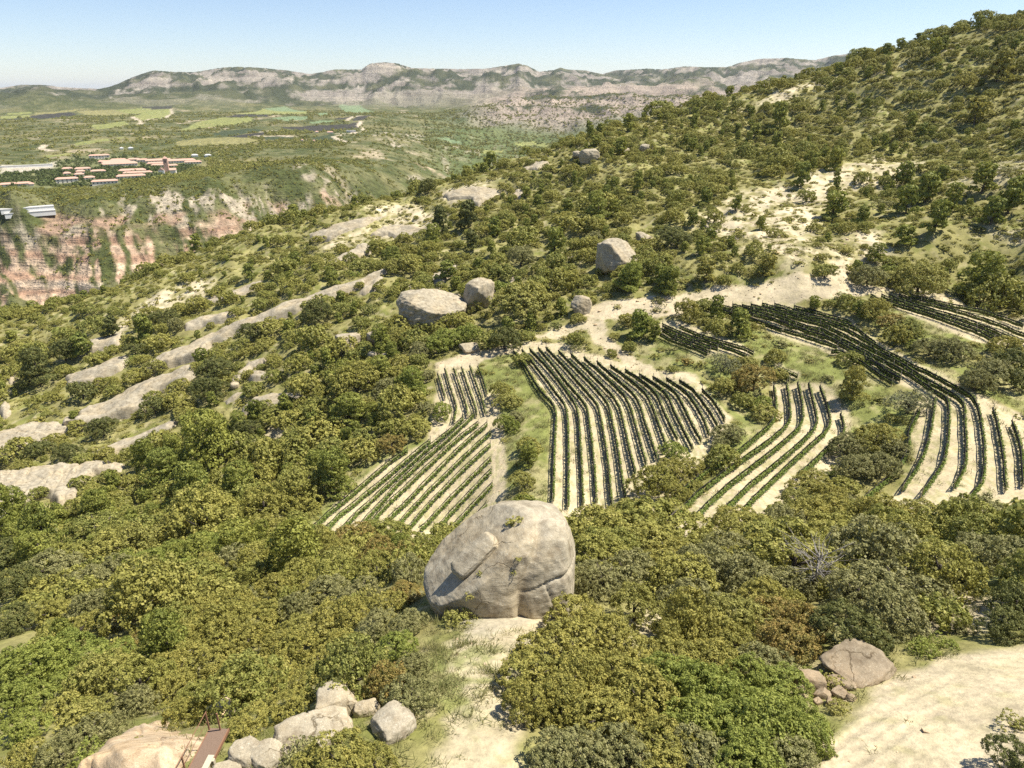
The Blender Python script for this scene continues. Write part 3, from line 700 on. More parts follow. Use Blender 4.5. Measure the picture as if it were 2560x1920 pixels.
SLABS = [
 (Z4([(870,500),(1000,430),(1250,310),(1450,250),(1800,110),(2100,20),(2180,0),(2160,40),(1950,120),(1750,200),(1500,300),(1400,330),(1250,400),(1180,480),(1000,525),(880,540)]), 2.6, 'longest narrow grey rock rib, climbing across the middle of the slope'),
 (Z4([(390,590),(560,520),(750,440),(775,470),(720,540),(620,600),(480,640),(400,650)]), 2.2, 'smooth grey rock slab below the lower end of the longest rib'),
 (Z4([(460,800),(600,740),(720,670),(900,590),(1150,510),(1165,570),(1100,630),(950,670),(900,720),(850,800),(700,830),(500,900),(430,870)]), 2.8, 'broad rounded rock rib with a dark crack, above the pine gully'),
 (Z4([(-60,950),(130,870),(250,845),(400,850),(440,885),(330,940),(180,970),(150,1020),(-60,1070)]), 2.6, 'bulging pale rock shelf at the edge of the view below the broad rib'),
 (Z4([(-60,1200),(150,1170),(250,1140),(500,1100),(700,1080),(745,1090),(720,1140),(560,1160),(490,1230),(490,1300),(340,1350),(250,1280),(170,1330),(100,1360),(90,1420),(60,1490),(-60,1500)]), 3.2, 'lowest and widest rock outcrop, hollowed under its rim, beside the pine wood'),
 (Z4([(560,1010),(700,960),(900,880),(1060,840),(1000,895),(850,975),(700,1030),(600,1065)]), 1.3, 'low cracked pale rock pavement between holm oaks above the gully'),
 (Z4([(1080,275),(1200,220),(1380,180),(1395,225),(1200,285),(1100,300)]), 1.8, 'short smooth rock slab just above the longest rib'),
 (Z4([(870,370),(970,320),(985,345),(880,395)]), 1.4, 'small pale rock wedge beside a dark bush above the longest rib'),
 (Z4([(490,385),(620,340),(740,300),(700,385),(600,425),(500,425)]), 1.1, 'flat splintered rock patch between two pines high on the slope'),
 (Z4([(1350,610),(1470,480),(1600,460),(1560,505),(1490,525),(1380,625)]), 1.0, 'thin tilted rock strip above the rounded twin slabs'),
 (Z4([(1480,540),(1600,540),(1620,575),(1500,610),(1475,585)]), 1.6, 'rounded pale rock hump below the thin tilted strip'),
 (Z4([(1420,790),(1510,700),(1640,660),(1780,670),(1835,725),(1720,740),(1600,795),(1560,770),(1440,805)]), 1.7, 'fan of rounded rock slabs near the top of the pine wood'),
 (Z4([(1080,160),(1280,90),(1400,60),(1500,10),(1560,0),(1500,65),(1380,115),(1150,185)]), 1.2, 'pale rock strip among low scrub just under the crest'),
 (Z4([(1330,720),(1380,680),(1440,665),(1400,700),(1345,735)]), .9, 'small rock ledge left of the fan of slabs'),
 (Z4([(30,590),(90,560),(110,590),(60,620)]), 1.2, 'small rock knob between dark bushes at the edge of the view'),
 (Z4([(10,770),(40,725),(65,740),(60,800),(20,830)]), 2.0, 'upright pale rock face between bushes at the edge of the view'),
 (Z4([(190,1480),(230,1430),(360,1385),(300,1440),(250,1490),(210,1530)]), 2.0, 'slanting rock spur below the widest outcrop'),
 (Z2([(50,1310),(150,1260),(240,1210),(350,1205),(330,1260),(250,1285),(180,1305),(90,1335)]), 1.6, 'pale rock slab with a shrub on it, near the middle of the crest slope'),
 (Z2([(300,1160),(380,1110),(500,1090),(620,1110),(600,1160),(500,1185),(400,1155),(330,1170)]), 1.4, 'wide flat striped rock pavement below the crest scrub'),
 (Z2([(730,930),(800,890),(1040,880),(1050,910),(980,955),(940,995),(890,985),(900,945),(760,955)]), 1.5, 'weathered rock pavement close under the crest line'),
 (Z2([(1190,765),(1270,720),(1360,740),(1290,775)]), 1.3, 'small flat outcrop on the crest line'),
 (Z2([(1110,930),(1160,890),(1210,890),(1190,955)]), 1.2, 'small rock patch between two pines below the crest outcrop'),
 (Z2([(0,1520),(100,1460),(250,1430),(390,1370),(400,1385),(270,1440),(150,1495),(50,1530)]), 1.8, 'upper continuation of the longest rib beyond a dark oak'),
 (Z2([(230,1510),(260,1440),(380,1400),(330,1485),(260,1515)]), 1.2, 'stepped rock patch under the upper end of the longest rib'),
 (Z2([(640,1400),(700,1370),(820,1330),(830,1370),(740,1435),(700,1485),(650,1445)]), 1.6, 'rock slab just above the huge rounded boulder'),
 (Z2([(430,1470),(500,1440),(560,1450),(520,1485)]), 1.0, 'low rock hump left of the slab above the huge boulder'),
 (Z2([(1100,1450),(1150,1390),(1190,1380),(1180,1430)]), 1.0, 'small pale rock beside dark oaks below the pyramid boulder'),
 (Z2([(1400,1370),(1430,1340),(1470,1330),(1450,1380)]), 1.0, 'small pale rock left of the pyramid boulder'),
 (Z2([(1450,1310),(1500,1260),(1560,1235),(1500,1290)]), .9, 'thin rock edge left above the pyramid boulder'),
 (Z2([(-60,1150),(0,1125),(300,1050),(400,1040),(250,1110),(60,1190),(-60,1210)]), 1.1, 'faint striped rock band crossing the scrub below the crest'),
]
for i, (p, H, lb) in enumerate(SLABS): slab(p, H, lb, seed=i * 3 + 2, step=.5)
# foreground rocks at the foot of the view
slab(Z7([(380,1330),(460,1240),(600,1130),(640,1090),(780,1010),(830,1015),(900,1060),(1000,1090),(1080,1110),(1000,1180),(900,1260),(850,1330)]), 1.5, 'bare buff rock face beside the metal walkway', None, seed=91, mat=ROCKW, step=.16, name='rock_outcrop', cat='rock')
FG = [(1700,950,230,.9,.95,'tallest grey boulder beside the pinkish bush, splashed with pale lichen',301,.4),
      (1845,955,110,.8,1.0,'small white-patched rock wedged behind the tallest boulder',302,.1),
      (1965,1040,190,.9,.8,'dark grey boulder next to the pale dirt path',303,.8),
      (1510,1110,190,1.3,.5,'low brown rock ledge below the tallest boulder',304,.5),
      (1640,1060,200,1.1,.6,'pale ledge at the foot of the tallest boulder',309,.2),
      (1262,1196,180,.9,.9,'rounded lichen-spotted boulder beside the walkway boards',305,.2),
      (1355,1195,160,.9,.95,'rounded pale boulder between its twin and the bright bush',306,1.0),
      (1140,1262,120,.9,.7,'low pale rock under the end of the walkway boards',307,.3),
      (1090,985,140,.9,.7,'shaded buff rock behind the top railing post of the walkway',308,.5)]
for (a, b, wpx, asp, hr, lb, sd_, rz) in FG:
    px, py = Z7([(a, b)])[0]; place_rock(px, py, wpx * .497 * 1.25, asp, hr * .78, lb, sd_, rz, k=26, sink=.36, mat=ROCKW if sd_ == 308 else None)
MID = [(Z2, 1755, 1295, 235, .9, .95, 'large pyramid-shaped pale boulder with a dark underside on the hillside', 321, 'boulder'),
       (Z2, 1915, 1165, 95, 1.0, .6, 'flat-topped pale boulder just above the pyramid boulder', 322, 'boulder'),
       (Z2, 1545, 1575, 125, .9, .95, 'blocky banded boulder beside the cut bank', 324, 'boulder'),
       (Z2, 1600, 690, 130, .8, .7, 'jagged pale outcrop standing on the hill crest', 325, 'outcrop'),
       (Z2, 1530, 680, 90, .8, .5, 'lower jagged block beside the crest outcrop', 329, 'outcrop'),
       (Z2, 1925, 640, 95, .7, .5, 'small leaning rock among pines on the crest', 326, 'boulder'),
       (Z2, 1800, 655, 70, .8, .5, 'smallest rock between pines on the crest', 327, 'boulder'),
       (Z5, 410, 150, 190, .9, .75, 'rounded boulder with a split front beside a round oak above the wood', 331, 'boulder'),
       (Z5, 570, 115, 120, .9, .8, 'tall rounded boulder behind the round oak above the wood', 332, 'boulder'),
       (Z5, 562, 225, 95, .9, .95, 'broken boulder with a sheer dark side edge', 333, 'boulder'),
       (Z5, 622, 230, 34, .8, 2.2, 'narrow upright stone next to the broken boulder', 334, 'boulder'),
       (Z5, 403, 303, 50, .9, .8, 'small rounded boulder below the broken boulder', 335, 'boulder'),
       (Z5, 1122, 168, 130, .7, .45, 'long low boulder beside the vineyard headland track', 336, 'boulder'),
       (Z4, 1392, 625, 62, .8, .7, 'small rounded boulder beside yellow broom above the fan of slabs', 341, 'boulder'),
       (Z4, 2062, 545, 55, .8, .7, 'small isolated boulder in dark scrub above the wood', 342, 'boulder'),
       (Z4, 410, 835, 95, .8, .45, 'wedge-shaped block lying on the broad rib', 343, 'boulder'),
       (Z3, 290, 1380, 60, .8, .7, 'small pale block on the scree slope', 344, 'boulder')]
for fn, a, b, wpx, asp, hr, lb, sd_, ct in MID:
    px, py = fn([(a, b)])[0]; sc_ = .42194
    place_rock(px, py, wpx * sc_, asp, hr, lb, sd_, rz=.3 * sd_, cat=ct, k=26, name=ct, sink=.22)
o, q, wd = place_rock(1078, 775, 175, .8, .62, 'huge rounded grey boulder under the hillside with a bright green tree before it', 323, .35, k=70, box=.2, name='boulder')
o, q, wd = place_rock(1200, 745, 88, .7, 1.15, 'split block leaning on the end of the huge rounded boulder', 328, .9, k=26, name='boulder')
# rubble beside the track
px, py = Z8([(1620, 590)])[0]; place_rock(px, py, 150, .9, .42, 'big tilted angular rock beside the dirt track', 351, .5, k=26, box=.6, mat=ROCKB)
STONES = ['widest flat stone of the rubble heap by the dirt track', 'squarish stone near the lower end of the rubble heap', 'stone touching the underside of the big tilted rock', 'stone in the middle of the rubble heap',
          'stone of the rubble heap nearest the track surface', 'small stone at the outer lower corner of the rubble heap', 'small stone at the bottom edge of the rubble heap', 'stone resting against the widest flat one',
          'tiny stone at the track side of the rubble heap', 'tiniest stone at the foot of the rubble heap']
for i, (a, b, w_) in enumerate([(1450,655,110),(1500,690,60),(1540,650,60),(1560,690,55),(1590,660,50),(1480,715,40),(1530,720,45),(1420,690,60),(1600,705,36),(1570,720,30)]):
    px, py = Z8([(a, b)])[0]
    place_rock(px, py, w_ * .705, .8, .7, STONES[i], 360 + i, i * .7, grp='rubble beside the dirt track', name='stone', cat='stone', box=.6, mat=ROCKB)
# the great boulder
def great_boulder():
    base = cast(1235, 1500, 0); c = cast(1250, 1405, 3.0)
    D0, F0 = _CS[70]
    r_ = np.random.default_rng(5)
    V_ = D0.copy(); m_ = np.abs(V_).max(1)[:, None]; V_ = V_ * .80 + V_ / m_ * .20
    # photo outline: high dome to the upper right, long shoulder falling to the lower left
    x, y, z = V_[:, 0].copy(), V_[:, 1].copy(), V_[:, 2].copy()
    V_[:, 2] = z * (1 + .28 * np.clip(x + .2, -1, 1)) - .10 * np.clip(-x, 0, 1)
    V_[:, 1] = y * (1.0 + .12 * x)
    def push(dirn, d0, k):
        nrm = np.array(dirn, float); nrm /= np.linalg.norm(nrm); ov = V_ @ nrm - d0
        return V_ - np.where(ov > 0, ov * k, 0)[:, None] * nrm
    V_ = push((-.74, -.10, .66), .56, .86); V_ = push((-.35, -.2, .9), .86, .5); V_ = push((.15, -.9, .35), .88, .5); V_ = push((1, -.2, .1), .90, .6); V_ = push((-1, -.1, -.1), .92, .4)
    # the two lobes: a furrow runs down the face right of the middle
    fur = np.exp(-((x - .22 - .18 * z + .06 * np.sin(5 * z)) / .075) ** 2) * sstep(.3, -.3, y)
    V_ *= (1 - .085 * fur)[:, None]
    # cracks
    V_ = np.array(V_)
    ck = np.exp(-((z - .34 + .05 * np.sin(7 * x)) / .018) ** 2) * sstep(.18, .3, x) * sstep(.2, 0, y) * .035
    ck += np.exp(-((z + .28 + .10 * x + .03 * np.sin(9 * x)) / .020) ** 2) * sstep(-.2, -.35, x) * sstep(.1, -.1, y) * .03
    ck += np.exp(-((x - .62 + .3 * z) / .018) ** 2) * sstep(.45, .3, z) * sstep(0, .1, z) * sstep(0, -.1, y) * .03
    V_ *= (1 - ck)[:, None]
    V_ *= (1 + .045 * n3(V_, 1.6, 41, 5) + .016 * n3(V_, 7, 44, 4) + .006 * n3(V_, 22, 47, 3))[:, None]
    P0 = V_ * np.array([5.9, 4.6, 4.6])
    root = empty('boulder'); me = mesh_np('boulder_body', P0, F0)
    bd = link('rock_body', me, ROCK, root)
    root.location = (c[0], c[1] + .4, float(Z(c[0], c[1] + .4)) + 2.0)
    root.rotation_euler = (0, math.radians(3), math.radians(4))
    Mx = Matrix.LocRotScale(root.location, root.rotation_euler, None); Mn = np.array(Mx)
    Pw = P0 @ Mn[:3, :3].T + Mn[:3, 3]; ppx, ppy = pix(Pw[:, 0], Pw[:, 1], Pw[:, 2]); dd = np.linalg.norm(Pw - [0, 0, CZ], axis=1)
    def on_face(px, py):
        m = np.hypot(ppx - px, ppy - py) < 14
        k_ = np.nonzero(m)[0][np.argmin(dd[m])]; return P0[k_], V_[k_] / np.linalg.norm(V_[k_])
    # the long flake lodged on the shoulder
    D1, F1 = _CS[26]; V1 = D1.copy(); m_ = np.abs(V1).max(1)[:, None]; V1 = V1 * .45 + V1 / m_ * .55
    V1 *= (1 + .10 * n3(V1, 1.3, 61, 4) + .02 * n3(V1, 6, 64, 3))[:, None]
    V1 = V1 * np.array([1.95, .85, .46])
    p_, n_ = on_face(1183, 1384)
    sl = link('rock_flake', mesh_np('rock_flake', V1, F1), ROCK, root)
    nv = Vector(n_); up_i = Vector((.62, SP * .5, CP * .75)); tv = (up_i - nv * up_i.dot(nv)).normalized(); bv = nv.cross(tv)
    Rm = Matrix((tv, bv, nv)).transposed().to_euler()
    sl.location = Vector(p_) + nv * .30; sl.rotation_euler = Rm; sl['label'] = 'long smooth flake lodged on the shoulder over a dark gap'
    global GB_PLANTS; GB_PLANTS = [tuple((Mn @ np.append(on_face(a_, b_)[0], 1))[:3]) for a_, b_ in ((1283, 1292), (1268, 1300), (1290, 1386), (1192, 1425), (1172, 1500), (1285, 1440))]
    tag(root, 'giant pale boulder with a lodged flake, standing in front of the vineyards', 'boulder')
    return root
GB = great_boulder()
print('rocks', round(time.time() - _T0, 1))
# ------------------------------------------------------------------ foliage
def leaf_mat(name, stops, warm=(.20, .145, .03), warm_at=.8, grey=0.0, transl=.30, wscale=.035):
    """colour: from tree to tree by Object Info random, from sprig to sprig by the attribute tone, slowly over the hillside by position"""
    g = NT(name); oi = g.n('ShaderNodeObjectInfo').outputs['Random']; tn = g.n('ShaderNodeAttribute', attribute_name='tone').outputs['Fac']
    pos = g.n('ShaderNodeNewGeometry').outputs['Position']; w_ = g.noise(wscale, 3, .5, pos); w2 = g.noise(.7, 3, .6, pos)
    f = g.math('ADD', g.math('MULTIPLY', oi, .55), g.math('MULTIPLY', g.math('SUBTRACT', w_, .5), 1.1)); f = g.math('ADD', f, .22, True)
    base = g.ramp(f, stops)
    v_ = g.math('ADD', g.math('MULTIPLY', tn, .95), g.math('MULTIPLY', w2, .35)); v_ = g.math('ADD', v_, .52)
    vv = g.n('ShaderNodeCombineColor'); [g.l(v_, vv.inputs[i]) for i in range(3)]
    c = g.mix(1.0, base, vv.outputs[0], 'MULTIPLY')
    tip = g.math('MULTIPLY', g.ramp(g.math('ADD', tn, g.math('MULTIPLY', g.math('SUBTRACT', w2, .5), .9)), [(warm_at - .2, (0,) * 3), (warm_at + .12, (1,) * 3)]), .75)
    c = g.mix(tip, c, warm)
    p = g.n('ShaderNodeBsdfPrincipled'); g.l(c, p.inputs['Base Color']); p.inputs['Roughness'].default_value = .62; p.inputs['Specular IOR Level'].default_value = .22
    t = g.n('ShaderNodeBsdfTranslucent'); g.l(c, t.inputs['Color']); mx = g.n('ShaderNodeMixShader'); mx.inputs[0].default_value = transl
    g.l(p.outputs[0], mx.inputs[1]); g.l(t.outputs[0], mx.inputs[2]); g.l(mx.outputs[0], g.out.inputs[0]); return g.m
def pal(*c): return [(i / (len(c) - 1), x) for i, x in enumerate(c)]
L_OAK = leaf_mat('leaves_holm_oak', pal((0.184, 0.195, 0.052), (0.233, 0.238, 0.056), (0.289, 0.269, 0.063), (0.227, 0.226, 0.067)), (0.418, 0.366, 0.108))
L_YEL = leaf_mat('leaves_holm_oak_new_growth', pal((0.246, 0.238, 0.056), (0.289, 0.263, 0.063)), (0.418, 0.361, 0.092), .62)
L_ORG = leaf_mat('leaves_holm_oak_rusty', pal((0.239, 0.208, 0.056), (0.252, 0.214, 0.059)), (0.405, 0.275, 0.086), .60)
L_GREY = leaf_mat('leaves_grey_green', pal((0.200, 0.197, 0.070), (0.242, 0.229, 0.088)), (0.389, 0.355, 0.160), .70)
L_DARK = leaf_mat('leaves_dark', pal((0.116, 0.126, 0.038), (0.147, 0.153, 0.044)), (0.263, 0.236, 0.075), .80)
L_BRI = leaf_mat('leaves_fresh_green', pal((0.205, 0.241, 0.050), (0.247, 0.266, 0.055)), (0.336, 0.345, 0.080), .68, transl=.34)
L_PINE = leaf_mat('needles_pine', pal((0.166, 0.193, 0.043), (0.222, 0.238, 0.050), (0.270, 0.269, 0.056)), (0.369, 0.355, 0.081), .74)
L_SHRUB = leaf_mat('leaves_scrub', pal((0.184, 0.189, 0.052), (0.252, 0.244, 0.060), (0.301, 0.275, 0.071), (0.246, 0.220, 0.076)), (0.405, 0.355, 0.119), .75)
L_OLIVE = leaf_mat('leaves_olive_tree', pal((0.190, 0.193, 0.099), (0.215, 0.214, 0.108)), (0.319, 0.305, 0.162), .8)
L_VINE = leaf_mat('leaves_vine', pal((0.104, 0.153, 0.030), (0.142, 0.189, 0.037)), (0.233, 0.269, 0.054), .66, transl=.3)
L_SETS = {}
g = NT('bark'); b_ = g.noise(4, 6, .7, g.n('ShaderNodeTexCoord').outputs['Object']); g.bsdf(g.ramp(b_, [(.3, (.045, .036, .028)), (.7, (.13, .11, .09))]), .95, g.bump(b_, .8, .05), .1); BARK = g.m
DEADWOOD = flat_mat('dead_wood', (.30, .27, .235), .9)
def leaves(C, Nn, size, r_, aspect=.68, spread=.38, tone=None):
    """quads at C facing about Nn"""
    n_ = len(C); N_ = Nn + r_.normal(size=(n_, 3)) * spread; N_ /= np.linalg.norm(N_, axis=1)[:, None] + 1e-9
    a = r_.normal(size=(n_, 3)); U_ = np.cross(N_, a); U_ /= np.linalg.norm(U_, axis=1)[:, None] + 1e-9; W_ = np.cross(N_, U_)
    s_ = (size * r_.uniform(.65, 1.35, n_))[:, None]
    V_ = np.stack([C - U_ * s_, C - W_ * s_ * aspect, C + U_ * s_, C + W_ * s_ * aspect], 1).reshape(-1, 3)
    F_ = np.arange(n_ * 4).reshape(-1, 4); return V_, F_
def sph(n_, r_):
    v = r_.normal(size=(n_, 3)); return v / np.linalg.norm(v, axis=1)[:, None]
def crown_mesh(name, seed, nl, nc, nleaf, lsize, R=1.0, tall=.85, lobr=(.22, .47), cl=.12, pine=False, squash=1.0, open_=0.0):
    """unit crown, radius about 1, base at z=0: lobes > sprigs > leaves"""
    r_ = np.random.default_rng(seed); Cs, Ns, Ts = [], [], []
    # lobes
    L = []
    for i in range(nl):
        for _ in range(30):
            d = sph(1, r_)[0]; d[2] = abs(d[2]) * 1.0 - .25
            p = d * r_.uniform(.40, .80); 
            if pine: 
                h_ = (i + .5) / nl; p = np.array([d[0], d[1], 0]) / (np.hypot(d[0], d[1]) + 1e-6) * r_.uniform(.12, .62) * (1.12 - h_) ; p[2] = (h_ * 1.5 - .55)
            if all(np.linalg.norm(p - q) > (.26 if nl < 25 else .20) for q, _r in L): break
        L.append((p, r_.uniform(*lobr)))
    for p, lr in L:
        asym = np.array([r_.uniform(.8, 1.2), r_.uniform(.8, 1.2), (.42 if pine else r_.uniform(.65, 1.0)) * squash])
        k = max(3, int(nc * (lr / .38) ** 2)); d = sph(k * 2, r_)
        d = d[(d[:, 2] > -.55)][:k]
        cc = p + d * lr * asym * r_.uniform(.86, 1.1, (len(d), 1))
        if open_: 
            m = r_.random(len(cc)) > open_; cc, d = cc[m], d[m]
        # hide sprigs buried in other lobes
        keep = np.ones(len(cc), bool)
        for q, qr in L:
            if q is not p: keep &= (np.linalg.norm((cc - q) / asym, axis=1) > qr * .80)
        cc, d = cc[keep], d[keep]; tone_c = np.clip(r_.normal(.5, .17, len(cc)), 0, 1)
        m_ = nleaf; e = sph(len(cc) * m_, r_); dd = np.repeat(d, m_, 0)
        e = e + dd * .9; e /= np.linalg.norm(e, axis=1)[:, None]
        csz = cl * r_.uniform(.7, 1.25, (len(cc), 1)); pos_ = np.repeat(cc, m_, 0) + e * np.repeat(csz, m_, 0) * r_.uniform(.55, 1.1, (len(e), 1)) * (np.array([1.25, 1.25, .55]) if pine else 1)
        Cs.append(pos_); Ns.append(e); Ts.append(np.repeat(tone_c, m_) + r_.normal(0, .13, len(e)))
    C = np.vstack(Cs); N_ = np.vstack(Ns); T = np.concatenate(Ts)
    V_, F_ = leaves(C, N_, lsize, r_)
    V_ = V_ * np.array([R, R, R * tall]); V_[:, 2] -= np.percentile(V_[:, 2], 2)
    me = mesh_np(name, V_, F_, smooth=False)
    a = me.attributes.new('tone', 'FLOAT', 'POINT'); a.data.foreach_set('value', np.repeat(np.clip(T, 0, 1), 4).astype(np.float32))
    # dense inner twigs so that no light falls straight through
    return me
def tube(path, rad, k=6):
    P_ = np.array(path, float); n_ = len(P_); rad = np.broadcast_to(rad, n_); T = np.gradient(P_, axis=0); T /= np.linalg.norm(T, axis=1)[:, None] + 1e-9
    up_ = np.array([0, 0, 1.0]) if abs(T[0][2]) < .9 else np.array([1.0, 0, 0]); V_ = []
    for i in range(n_):
        u = np.cross(up_, T[i]); u /= np.linalg.norm(u) + 1e-9; w_ = np.cross(T[i], u)
        a = np.linspace(0, 2 * math.pi, k, endpoint=False); V_.append(P_[i] + rad[i] * (np.cos(a)[:, None] * u + np.sin(a)[:, None] * w_))
    V_ = np.vstack(V_); F_ = []
    for i in range(n_ - 1):
        for j in range(k): F_.append([i * k + j, i * k + (j + 1) % k, (i + 1) * k + (j + 1) % k, (i + 1) * k + j])
    V_ = np.vstack([V_, P_[:1], P_[-1:]]); a, b = n_ * k, n_ * k + 1
    for j in range(k): F_.append([a, (j + 1) % k, j, a]); F_.append([b, (n_ - 1) * k + j, (n_ - 1) * k + (j + 1) % k, b])
    return V_, np.array(F_)
def joinm(parts):
    V_, F_, o = [], [], 0
    for v, f in parts: V_.append(v); F_.append(f + o); o += len(v)
    return np.vstack(V_), np.vstack(F_)
def mesh_faces(name, V_, F_, smooth=True):
    me = bpy.data.meshes.new(name); me.from_pydata([tuple(v) for v in V_], [], [list(dict.fromkeys(f)) for f in F_.tolist()])
    if smooth: me.polygons.foreach_set('use_smooth', np.ones(len(me.polygons), bool))
    me.update(); return me
def trunk_mesh(name, seed, h=.75, pine=False):
    r_ = np.random.default_rng(seed); ps = [tube([(0, 0, -.25), (.02, .0, .1), (.05, .03, h * .5), (.03, .06, h)], [.085, .065, .05, .03])]
    for i in range(5):
        a = i * 1.26 + r_.uniform(-.3, .3); z0 = r_.uniform(.12, h * .8); l_ = r_.uniform(.35, .6)
        ps.append(tube([(.03, .02, z0), (math.cos(a) * l_ * .5, math.sin(a) * l_ * .5, z0 + .12), (math.cos(a) * l_, math.sin(a) * l_, z0 + (.12 if pine else .32))], [.035, .024, .01], 5))
    V_, F_ = joinm(ps); me = mesh_faces(name, V_, F_); me.materials.append(BARK); return me
# crowns: near, middle and far grades, shared by all trees
OAK_N = [crown_mesh('oak_crown', 10 + i, 30, 58, 26, .028, lobr=(.17, .36), tall=[.85, 1.0, .75, .92][i % 4], cl=.095) for i in range(5)]
OAK_M = [crown_mesh('oak_crown_m', 30 + i, 18, 28, 14, .058, tall=[.9, 1.05, .75][i % 3], cl=.15) for i in range(4)]
PIN_N = [crown_mesh('pine_crown', 50 + i, 14, 40, 18, .038, tall=[1.05, 1.25, .9][i % 3], cl=.13, pine=True, lobr=(.28, .42)) for i in range(3)]
PIN_M = [crown_mesh('pine_crown_m', 60 + i, 12, 20, 11, .085, tall=[1.1, 1.3, .95][i % 3], cl=.16, pine=True, lobr=(.28, .42)) for i in range(3)]
SHR_M = [crown_mesh('shrub_m', 70 + i, 7, 12, 8, .11, tall=[.6, .7, .5][i % 3], cl=.2) for i in range(4)]
SHR_N = [crown_mesh('shrub_n', 80 + i, 9, 22, 10, .065, tall=[.65, .8][i % 2], cl=.17) for i in range(2)]
OLV_N = [crown_mesh('olive_crown', 90, 13, 40, 14, .036, tall=.9, cl=.13, open_=.25)]
FAR_C = [crown_mesh('far_crown', 95 + i, 6, 6, 3, .24, tall=.85, cl=.22) for i in range(3)]
for ms, m in ((OAK_N, L_OAK), (OAK_M, L_OAK), (PIN_N, L_PINE), (PIN_M, L_PINE), (SHR_M, L_SHRUB), (SHR_N, L_SHRUB), (OLV_N, L_OLIVE), (FAR_C, L_OAK)):
    for me in ms: me.materials.append(m)
TRUNKS = [trunk_mesh('oak_trunk', 1), trunk_mesh('oak_trunk', 2)]; PTRUNK = trunk_mesh('pine_trunk', 3, 1.3, True)
print('foliage protos', round(time.time() - _T0, 1), sum(len(m.polygons) for ms in (OAK_N, OAK_M, PIN_N, PIN_M, SHR_M, SHR_N, OLV_N, FAR_C) for m in ms) * 2)
TAKEN = []         # x, y, radius of placed crowns
def add_plant(x, y, rad, kind, tone=None, label=None, group=None, tall=1.0, full=True, sink=0.0, name=None, cat=None, rot=None, near=True):
    z = float(Z(x, y)); rz = rng.uniform(0, 6.28) if rot is None else rot
    if kind == 'oak': src = OAK_N if near else OAK_M; nm, ct, lift = 'holm_oak', 'tree', .28
    elif kind == 'pine': src = PIN_N if near else PIN_M; nm, ct, lift = 'pine_tree', 'tree', .20
    elif kind == 'olive': src = OLV_N; nm, ct, lift = 'olive_tree', 'tree', .25
    else: src = SHR_N if near else SHR_M; nm, ct, lift = 'shrub', 'shrub', -.06
    me = src[int(rng.integers(len(src)))]; nm = name or nm; ct = cat or ct
    sc_ = (rad * rng.uniform(.84, 1.2), rad * rng.uniform(.84, 1.16), rad * tall * rng.uniform(.88, 1.15)); tilt = (rng.normal(0, .08), rng.normal(0, .08))
    if full and kind != 'shrub':
        root = empty(nm, (x, y, z - sink), rz)
        cr = link('crown', me, None, root); cr.location = (0, 0, lift * rad); cr.scale = sc_; cr.rotation_euler = (tilt[0], tilt[1], 0)
        tk = link('trunk', PTRUNK if kind == 'pine' else TRUNKS[int(rng.integers(2))], None, root); tk.scale = (rad, rad, rad * tall)
    else:
        root = cr = link(nm, me); root.location = (x, y, z + lift * rad * .7 - sink); root.rotation_euler = (tilt[0], tilt[1], rz); root.scale = sc_
    if tone is not None: cr.material_slots[0].link = 'OBJECT'; cr.material_slots[0].material = tone
    tag(root, label, ct, group, 'thing'); TAKEN.append((x, y, rad)); return root
def at_px(px, py, wpx, up, rmax=430):
    """ground point under a crown whose middle shows at px,py; up = height of that middle in crown radii"""
    q = cast(px, py, 2.0, rmax=rmax); rad = 3.0
    if q is None: return None
    for _ in range(4):
        dep = q[1] * CP - (float(Z(*q)) - CZ) * SP; rad = wpx * dep / FPX / 2
        q2 = cast(px, py, up * rad, rmax=rmax)
        if q2 is None: break
        q = q2
    return q, rad
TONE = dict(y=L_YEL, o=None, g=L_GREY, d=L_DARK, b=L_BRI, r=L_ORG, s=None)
TW = dict(y='yellow-tipped', o='olive-green', g='greyish green', d='dark green', b='fresh green', r='rust-tinged')
def P(fn, lst, where, group, kind='oak', k=1.0, sz=1.0):
    for it in lst:
        a, b, w_, t = it[:4]; kd = kind; lb = it[4] if len(it) > 4 else None
        if t[0] == 'p': kd = 'pine'; t = t[1:] or 'o'
        if t[0] == 'h': kd = 'shrub'; t = t[1:] or 'o'
        if t[0] == 'v': kd = 'olive'; t = 'o'
        px, py = fn([(a, b)])[0]; up = {'oak': .85, 'pine': .95, 'shrub': .3, 'olive': .8}[kd]
        r0 = at_px(px, py, w_ * k * sz, up)
        if r0 is None: continue
        q, rad = r0; word = {'oak': 'holm oak', 'pine': 'pine', 'shrub': 'bush', 'olive': 'olive tree'}[kd]
        tn = TONE[t[0]]
        add_plant(q[0], q[1], rad, kd, tn, lb or '%s %s %s' % (TW[t[0]], word, where), group if not lb else None, near=rad * FPX / np.hypot(*q) > 34)
